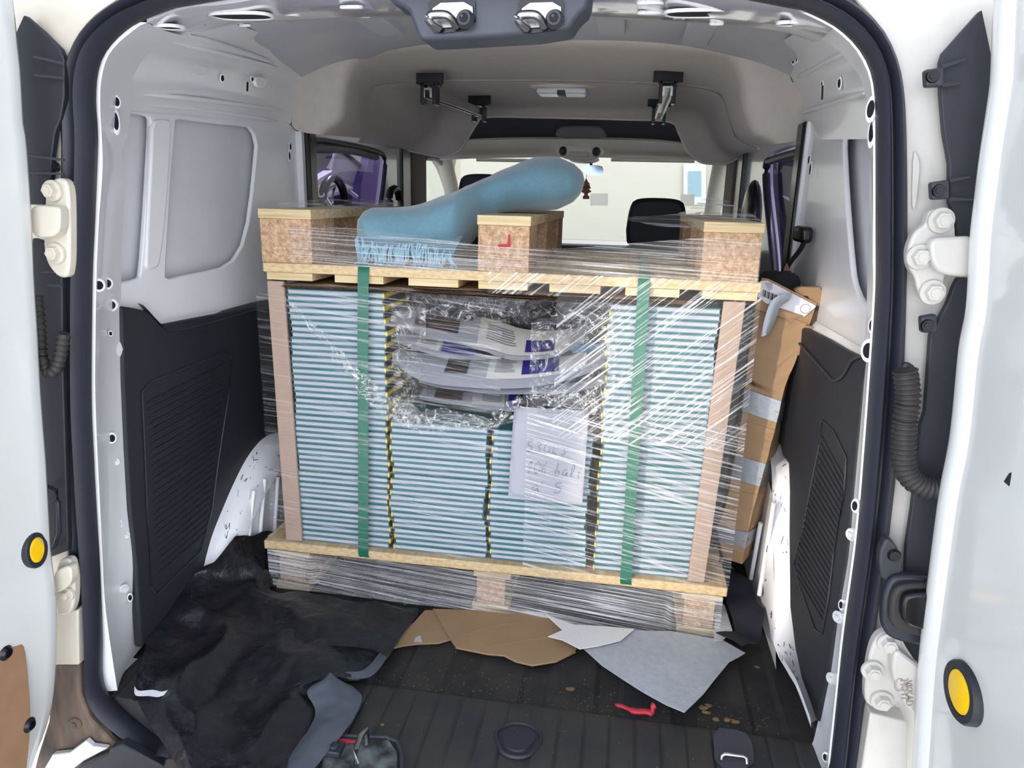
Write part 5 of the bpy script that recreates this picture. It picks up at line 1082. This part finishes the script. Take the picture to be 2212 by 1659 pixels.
# arc-length matched parameters
al = [0]
for i in range(1, len(cc_)): al.append(al[-1]+(cc_[i][0]-cc_[i-1][0]).length)
def at(vals, s):
    for i in range(1, len(al)):
        if s <= al[i] or i == len(al)-1:
            f = (s-al[i-1])/(al[i]-al[i-1]); f = min(max(f, 0), 1); return vals[i-1]+(vals[i]-vals[i-1])*f
bm = bmesh.new(); rows_ = []
for i in range(N):
    s = al[-1]*i/(N-1); h_ = at([v[1] for v in cc_], s); d_ = at([v[2] for v in cc_], s); row = []
    tv = (cen[min(i+1, N-1)]-cen[max(i-1, 0)]).normalized()
    for k in range(40):
        a = 2*math.pi*k/40; sz = math.copysign(abs(math.sin(a))**.85, math.sin(a))
        p = cen[i]+Vector((0, math.cos(a)*d_, sz*h_))
        p += (p-cen[i]).normalized()*(.008*noise.noise(Vector((p.x*9, a*1.3, 5))))
        if p.z < .886: p.z = .886
        row.append(p)
    rows_.append(row)
grid(bm, rows_, closed=True, cap=True); link('roll', bm, FELTBL, bk, 80)
# flap of the blanket hanging to the fringe
ft = cat_rom([AY(a, b, .03) for a, b in [(770, 528), (800, 538), (850, 545), (910, 545), (975, 562)]], 60)
fm = cat_rom([AY(a, b, .13) for a, b in [(792, 475), (830, 478), (890, 480), (950, 490), (1000, 510)]], 60)
bm = bmesh.new(); grid(bm, [fm]+[[a.lerp(b, t)+Vector((0, -.012*math.sin(math.pi*t), 0)) for a, b in zip(fm, ft)] for t in (.25, .5, .75, 1)]+[[p+Vector((0, .03, 0)) for p in ft]]); link('flap', bm, FELTBL, bk, 80)
bm = bmesh.new()
for k in range(95):
    t = k/94; p = ft[min(int(t*59), 59)].lerp(ft[min(int(t*59)+1, 59)], t*59-int(t*59)); p = p+Vector((0, -.004-.004*random.random(), .022*random.random()))
    L_ = .038+.010*random.random(); sx = random.uniform(-.008, .008)+.010*math.sin(k*.35); z1 = max(p.z-L_, .889)
    tube(bm, [p, Vector((p.x+sx*.4, p.y-.007, (p.z*2+z1)/3)), Vector((p.x+sx, p.y-.004, z1+.004)), Vector((p.x+sx*1.6, p.y-.012-.01*random.random(), max(z1-.004, .887)))], [.0022, .0021, .0020, .0014], 6)
fr = link('fringe', bm, FRINGE, bk, 60)
# ================================================================== THINGS BESIDE THE LOAD
tb = empty('tall_cardboard_box', (.66, .15, .1)); tag(tb, 'long narrow brown cardboard box with grey duct tape leaning between load and right wheel arch', 'box')
# two visible faces: front face between edge lines fl and fm, side face between fm and fr
EL = [AY(a, b, .16) for a, b in [(1634, 660), (1618, 760), (1605, 880), (1590, 985), (1566, 1100), (1548, 1140), (1563, 1205)]]
EM = [AY(a, b, .13) for a, b in [(1742, 700), (1722, 772), (1695, 835), (1680, 905), (1655, 1000), (1622, 1120), (1603, 1218)]]
ER = [AY(a, b, .30) for a, b in [(1782, 712), (1765, 760), (1735, 840), (1717, 900), (1685, 1010), (1655, 1110), (1628, 1185)]]
tv = [0, .16, .33, .5, .72, .88, 1]
def res(E): return [lin_res(E, 41)[k] for k in range(41)]
el, em, er = (lin_res(E, 41) for E in (EL, EM, ER))
for p in er: p.x = min(p.x, .752)
bkx = [Vector((a.x, b.y+.02, a.z)) for a, b, c in zip(el, er, em)]
bm = bmesh.new(); dent = lambda k: .0022*math.sin(k*1.7)
grid(bm, [[p+Vector((0, dent(k), 0)) for k, p in enumerate(E)] for E in (el, em, er, bkx)], closed=False); bm2 = None
grid(bm, [bkx, el]); bmesh.ops.remove_doubles(bm, verts=bm.verts, dist=.0005); link('box_body', bm, CARD, tb, 25)
def bandtape(k0, k1, name='tape_band'):
    bm = bmesh.new(); o_ = Vector((-.0008, -.0016, 0)); rows = []
    for k in (k0, (k0+k1)/2, k1):
        i = int(k); f = k-i; g = lambda E: E[i].lerp(E[min(i+1, 40)], f)
        rows.append([g(el)+o_+Vector((-.002, .004, 0)), g(el)+o_, g(el).lerp(g(em), .5)+o_*1.4, g(em)+o_, g(em).lerp(g(er), .5)+Vector((.002, -.002, 0)), g(er)+Vector((.003, 0, 0))])
    grid(bm, rows); return link(name, bm, TAPE, tb, 30)
bandtape(12.2, 15.6); bandtape(22.5, 26.3); bandtape(34.4, 37.2)
def crease(k):
    i = int(k); tubeo('crease', [el[i]+Vector((0, -.0005, 0)), em[i]+Vector((0, -.0008, .003)), er[i]], .0012, CARDD, tb)
for k in (17, 28, 10): crease(k)
# flaps and label at the top
fl1 = plate('top_flap', P([(1645, 600), (1660, 602), (1765, 655), (1748, 705), (1632, 668)], 'y', .14), CARD, (0, .005, 0), tb, bevel=.001)
plate('label', P([(1642, 607), (1658, 606), (1762, 660), (1736, 682), (1655, 655), (1636, 640)], 'y', .137), PAPER, (0, .0008, 0), fl1)
plate('label', P([(1683, 655), (1703, 638), (1763, 662), (1738, 684)], 'y', .1355), PAPER, (0, .0008, 0), fl1)
bm = bmesh.new()
for k in range(12):
    a = AY(1646+k*2.6, 634+k*1.1, .1350); w = .0008+.0008*(k % 3); box(bm, a.x, a.x+w, a.y-.0003, a.y, a.z-.006, a.z+.010)
link('barcode', bm, BLACKG, fl1, None)
for k, (tx, py) in enumerate((('E2', 637), )): text(tx, AY(1698, 645, .1345), .012, BLACKG, fl1, (math.pi/2, math.radians(25), 0), 'label_print', .0002)
bm = bmesh.new(); c = AY(1740, 667, .1350); tube(bm, [c+Vector((.011*math.cos(a), 0, .011*math.sin(a))) for a in [k*math.pi/10 for k in range(21)]], .0004, 5, cap=False); link('label_circle', bm, BLACKG, fl1, None)
bm = bmesh.new()
for k in range(5):
    a = AY(1652+k*1.5, 612+k*3.2, .1350); box(bm, a.x, a.x+.018-.002*k, a.y-.0003, a.y, a.z, a.z+.0010)
link('label_print', bm, TEXTG, fl1, None)
bm = bmesh.new(); A = cat_rom([AY(a, b, .12) for a, b in [(1712, 632), (1690, 636), (1668, 648), (1654, 680), (1643, 728)]], 16); Bq = cat_rom([AY(a, b, .12) for a, b in [(1704, 650), (1694, 656), (1684, 666), (1676, 690), (1662, 720)]], 16)
grid(bm, [A, [a.lerp(b, .5)+Vector((0, -.004, 0)) for a, b in zip(A, Bq)], Bq]); link('tape_strip', bm, TAPE, tb, 60)
plate('side_flap', P([(1741, 700), (1752, 683), (1765, 668), (1790, 688), (1778, 712)], 'y', .17), CARD, (0, .005, 0), tb, bevel=.001)
plate('side_flap', P([(1742, 703), (1782, 712), (1770, 758), (1722, 768)], 'y', .128), CARD, (0, .004, 0), tb, bevel=.001)
plate('torn_flap', P([(1716, 626), (1728, 620), (1772, 620), (1782, 640), (1770, 662), (1758, 660), (1745, 640), (1722, 638)], 'y', .15), CARD, (0, .02, 0), tb, bevel=.001)
plate('torn_flap', P([(1694, 580), (1700, 568), (1706, 582), (1730, 610), (1735, 622), (1722, 640), (1710, 610), (1692, 600)], 'y', .30), CARD, (0, .005, 0), tb, bevel=.001)
plate('white_liner', P([(1566, 1205), (1600, 1200), (1612, 1198), (1604, 1212)], 'y', .18), PAPER, (0, .01, 0), tb)
bm = bmesh.new(); blob(bm, AY(1680, 610, .24), .05, .04, .035, 18, 10)
for v in bm.verts: v.co += Vector((.012*noise.noise(v.co*30), 0, .012*noise.noise(v.co*24+Vector((3, 1, 2)))))
o = link('black_cloth', bm, mat('black_cloth', (28, 29, 34), .85), None, 60); tag(o, 'crumpled black cloth stuffed in the open top of the tall cardboard box', 'cloth')
# black case between load and box
bc = plate('black_case', [AY(a, b, .20) for a, b in [(1638, 655), (1640, 720), (1622, 880), (1600, 1000), (1560, 1150), (1535, 1200), (1500, 1200), (1530, 900), (1560, 700)]], mat('black_carton', (34, 32, 38), .5), (0, .25, 0), None, bevel=.006); tag(bc, 'flat black carton standing between the book load and the tall cardboard box', 'carton')
cre = [AY(a, b, .195) for a, b in [(1618, 805), (1600, 850), (1578, 990), (1575, 1015), (1584, 1000), (1606, 870), (1618, 805)]]
bm = bmesh.new(); tube(bm, cre, .0012, 5); link('printed_emblem', bm, BLACKG, bc, 60)
# ---- floor things
def coons(L_, R_, n, m):
    A = cat_rom(L_, n); B = cat_rom(R_, n); return [[a.lerp(b, j/(m-1)) for j in range(m)] for a, b in zip(A, B)]
Lp_ = [AZ(a, b, z) for a, b, z in [(500, 1172, .17), (455, 1225, .13), (400, 1258, .10), (335, 1330, .075), (308, 1420, .05), (292, 1490, .045), (318, 1560, .025), (362, 1625, .02), (400, 1700, -.0)]]
Rp_ = [AZ(a, b, z) for a, b, z in [(606, 1165, .06), (598, 1240, .04), (602, 1286, .012), (860, 1316, .006), (905, 1325, .006), (872, 1372, .012), (838, 1425, .016), (790, 1468, .018), (715, 1480, .02), (668, 1500, .02), (690, 1545, .02), (650, 1620, .018), (640, 1700, .018)]]
G_ = coons(Lp_, Rp_, 110, 110)
for i, r in enumerate(G_):
    for j, p in enumerate(r):
        e = min(1, min(j, 109-j)/10)
        f1 = 1-abs(noise.noise(Vector((p.x*5+p.y*3, p.y*4-p.x*3, 2))))*2.2; f2 = 1-abs(noise.noise(Vector((p.x*11, p.y*6, 7))))*2.6; f3 = noise.noise(Vector((p.x*40, p.y*30, 1)))
        p.z += (max(0, f1)*.026+max(0, f2)*.006+f3*.0015)*(.25+.75*e); 
        if p.x > -.60 and p.y > -.02: p.z = min(p.z, .01); p.y = min(p.y, -.006) if p.x > -.585 else p.y
        p.z = max(p.z, .014)
bm = bmesh.new(); grid(bm, G_); ps_ = link('plastic_sheet', bm, BPLAST, None, 70); tag(ps_, 'crumpled black plastic sheet covering the left part of the load floor and sill', 'plastic sheet')
tw = cat_rom([AZ(a, b, .055) for a, b in [(291, 1482), (300, 1492), (330, 1490), (350, 1494), (368, 1488), (378, 1482)]], 20)
bm = bmesh.new(); grid(bm, [tw, [p+Vector((0, -.014*math.sin(math.pi*(k+1)/21), -.004)) for k, p in enumerate(tw)]]); link('torn_white_edge', bm, PAPER, ps_, 60)
# reversed grey corner, folded over
A = cat_rom([AZ(a, b, z) for a, b, z in [(705, 1466, .045), (672, 1482, .05), (664, 1500, .045), (680, 1530, .035), (676, 1560, .03), (645, 1605, .03), (608, 1665, .03), (590, 1700, .02)]], 40)
B = cat_rom([AZ(a, b, z) for a, b, z in [(722, 1464, .045), (768, 1488, .035), (782, 1508, .03), (768, 1545, .026), (745, 1580, .026), (715, 1615, .024), (680, 1660, .022), (660, 1700, .02)]], 40)
bm = bmesh.new(); grid(bm, [[a.lerp(b, t)+Vector((0, 0, .014*math.sin(math.pi*t)+.003*noise.noise(Vector((k*.3, t*4, 1))))) for k, (a, b) in enumerate(zip(A, B))] for t in [q/14 for q in range(15)]]); link('folded_corner', bm, GPLAST, ps_, 70)
A = cat_rom([AZ(a, b, .05) for a, b in [(600, 1365), (640, 1378), (690, 1392), (740, 1396), (800, 1402), (835, 1418)]], 40)
bm = bmesh.new(); grid(bm, [[p+Vector((0, .05, .012)) for p in A], A, [p+Vector((0, .006, -.006)) for p in A]]); link('torn_layer', bm, BPLAST, ps_, 60)
A = cat_rom([AZ(a, b, .03) for a, b in [(760, 1466), (800, 1462), (830, 1430), (842, 1400)]], 24)
bm = bmesh.new(); grid(bm, [A, [p+Vector((-.02, .012, .006)) for p in A]]); link('reversed_edge', bm, GPLAST, ps_, 60)
# cardboard pieces
c1 = plate('cardboard_piece', [AZ(a, b, .010) for a, b in [(918, 1318), (945, 1318), (1010, 1350), (1055, 1395), (975, 1380), (948, 1388), (900, 1390), (870, 1394), (845, 1400), (850, 1372), (862, 1360), (893, 1345)]], CARD, (0, 0, -.004), None); tag(c1, 'small torn piece of brown cardboard on the mat, left of the larger one', 'cardboard')
plate('torn_paper', [AZ(a, b, .0115) for a, b in [(851, 1368), (866, 1365), (865, 1380), (855, 1386), (850, 1380)]], FOAM, (0, 0, -.001), c1); plate('torn_paper', [AZ(a, b, .0115) for a, b in [(898, 1376), (908, 1372), (912, 1386), (894, 1386)]], FOAM, (0, 0, -.001), c1)
c2 = plate('cardboard_piece', [AZ(a, b, .016) for a, b in [(935, 1315), (1180, 1322), (1245, 1400), (1240, 1408), (1200, 1428), (1150, 1436), (1115, 1428), (1090, 1415), (1055, 1412), (1020, 1405), (985, 1398), (970, 1375), (955, 1350)]], CARD, (0, 0, -.004), None); tag(c2, 'large torn piece of brown cardboard sticking out under the lower pallet', 'cardboard')
tubeo('fluted_edge', [AZ(a, b, .012) for a, b in [(985, 1399), (1020, 1406), (1055, 1413), (1090, 1416), (1115, 1429), (1150, 1437), (1200, 1429), (1242, 1408)]], .0028, CARDD, c2)
tubeo('crease', [AZ(a, b, .0165) for a, b in [(1000, 1372), (1060, 1352), (1120, 1345)]], .0008, CARDD, c2); tubeo('crease', [AZ(a, b, .0165) for a, b in [(1050, 1398), (1120, 1385), (1200, 1375)]], .0008, CARDD, c2)
def soft(name, pts, z, m, lab, cat, amp=.004, seed=1, parent=None):
    q = [AZ(a, b, z) for a, b in pts]; bm = bmesh.new(); f = bm.faces.new([bm.verts.new(p) for p in q]); bmesh.ops.triangulate(bm, faces=[f])
    for _ in range(4): bmesh.ops.subdivide_edges(bm, edges=[e for e in bm.edges if e.calc_length() > .018], cuts=1, use_grid_fill=True)
    bmesh.ops.triangulate(bm, faces=bm.faces[:])
    for v in bm.verts: v.co.z += amp*noise.noise(Vector((v.co.x*9, v.co.y*9, seed)))+amp*.3
    bmesh.ops.solidify(bm, geom=bm.faces[:], thickness=.0015); o = link(name, bm, m, parent, 60)
    if lab: tag(o, lab, cat)
    return o
fo = soft('foam_sheet', [(1250, 1395), (1370, 1362), (1450, 1365), (1560, 1385), (1610, 1412), (1575, 1430), (1520, 1500), (1478, 1542), (1440, 1525), (1380, 1490), (1300, 1440)], .026, FOAM, 'large pointed sheet of whitish packing foam lying on the mat', 'foam sheet')
fo2 = soft('foam_sheet', [(1180, 1330), (1240, 1350), (1370, 1360), (1340, 1385), (1290, 1398), (1252, 1405), (1215, 1385), (1184, 1376), (1215, 1362)], .035, mat('white_foam_bright', (232, 230, 226), .85, bump=.4, bscale=220, dist=.001), 'smaller bright white foam scrap folded over the cardboard', 'foam sheet', .003, 5)
fo3 = soft('foam_sheet', [(1545, 1300), (1565, 1310), (1582, 1365), (1560, 1385), (1542, 1385)], .04, FOAM, 'grey-white foam corner standing beside the right pallet block', 'foam sheet', .004, 9)
bcl = soft('black_cloth', [(1560, 1215), (1600, 1240), (1650, 1330), (1645, 1370), (1630, 1400), (1600, 1415), (1560, 1390), (1545, 1375), (1590, 1362), (1570, 1310), (1560, 1260)], .05, mat('navy_cloth', (24, 28, 40), .9), 'dark navy cloth lying between the right pallet block and the wheel arch', 'cloth', .03, 12)
pg = empty('red_peg', AZ(1370, 1532, .01)); tag(pg, 'red plastic peg with a hooked end lying at the sill edge', 'peg')
bm = bmesh.new(); tube(bm, cat_rom([AZ(a, b, .014) for a, b in [(1329, 1522), (1345, 1526), (1370, 1536), (1395, 1537), (1410, 1542)]], 16), [.002]+[.005]*6+[.0075]*9, 10, flat=.7); link('shaft', bm, RED, pg, 60)
bm = bmesh.new(); tube(bm, cat_rom([AZ(a, b, z) for a, b, z in [(1408, 1542, .014), (1410, 1532, .020), (1409, 1527, .024), (1414, 1524, .026)]], 12), [.005]*9+[.007]*3, 10); link('hook', bm, RED, pg, 60)
for k, (px, py, s) in enumerate([(1232, 1490, .012), (1520, 1530, .012), (1528, 1540, .010), (1545, 1555, .009), (1572, 1556, .009), (1588, 1560, .010), (1635, 1442, .008), (1530, 1385+140, .008), (826, 1566, .006)]):
    c = AZ(px, py, .010); bm = bmesh.new(); ring = []
    n = 9
    for i in range(n): a = 2*math.pi*i/n; r = s*(.6+.6*random.random()); ring.append(bm.verts.new(c+Vector((r*math.cos(a), r*.7*math.sin(a), .003*random.random()))))
    cv_ = bm.verts.new(c+Vector((0, 0, .004)))
    for i in range(n): bm.faces.new((ring[i], ring[(i+1) % n], cv_))
    bmesh.ops.solidify(bm, geom=bm.faces[:], thickness=.0006)
    o = link('dry_leaf', bm, LEAF, None, None); labs = ['dry leaf scrap on the mat between the cardboard and the sill', 'dry leaf fragment beside the tip of the foam sheet', 'dry leaf fragment beside the tip of the foam sheet', 'dry leaf scrap at the sill edge right of the foam', 'dry leaf scrap at the sill edge right of the foam', 'dry leaf scrap at the sill edge right of the foam', 'dry leaf chip on the mat beyond the foam point', 'dry leaf fragment beside the tip of the foam sheet', 'tiny dry leaf chip on the grooved sill cover']
    tag(o, labs[k], 'leaf', 'dry leaf bits'); 
# sawdust and crumbs
bm = bmesh.new()
for _ in range(420):
    if random.random() < .6: x = random.uniform(-.25, .68); y = -.33+abs(random.gauss(0, .045)); z = .004
    else: x = random.uniform(-.28, .70); y = random.uniform(-.52, .0); z = .006 if y > -.34 else .011
    s = random.uniform(.0006, .0018); a = random.random()*3; dx, dy = math.cos(a)*s*2, math.sin(a)*s*2
    vs = [bm.verts.new((x-dx, y-dy, z)), bm.verts.new((x+dy*.3, y-dx*.3, z+s)), bm.verts.new((x+dx, y+dy, z)), bm.verts.new((x-dy*.3, y+dx*.3, z+s))]; bm.faces.new(vs)
cb = link('crumbs', bm, mat('crumb', (120, 108, 88), .9), None, None); tag(cb, 'scattered sawdust and crumbs on the mat and sill cover', 'crumbs', kind='stuff')
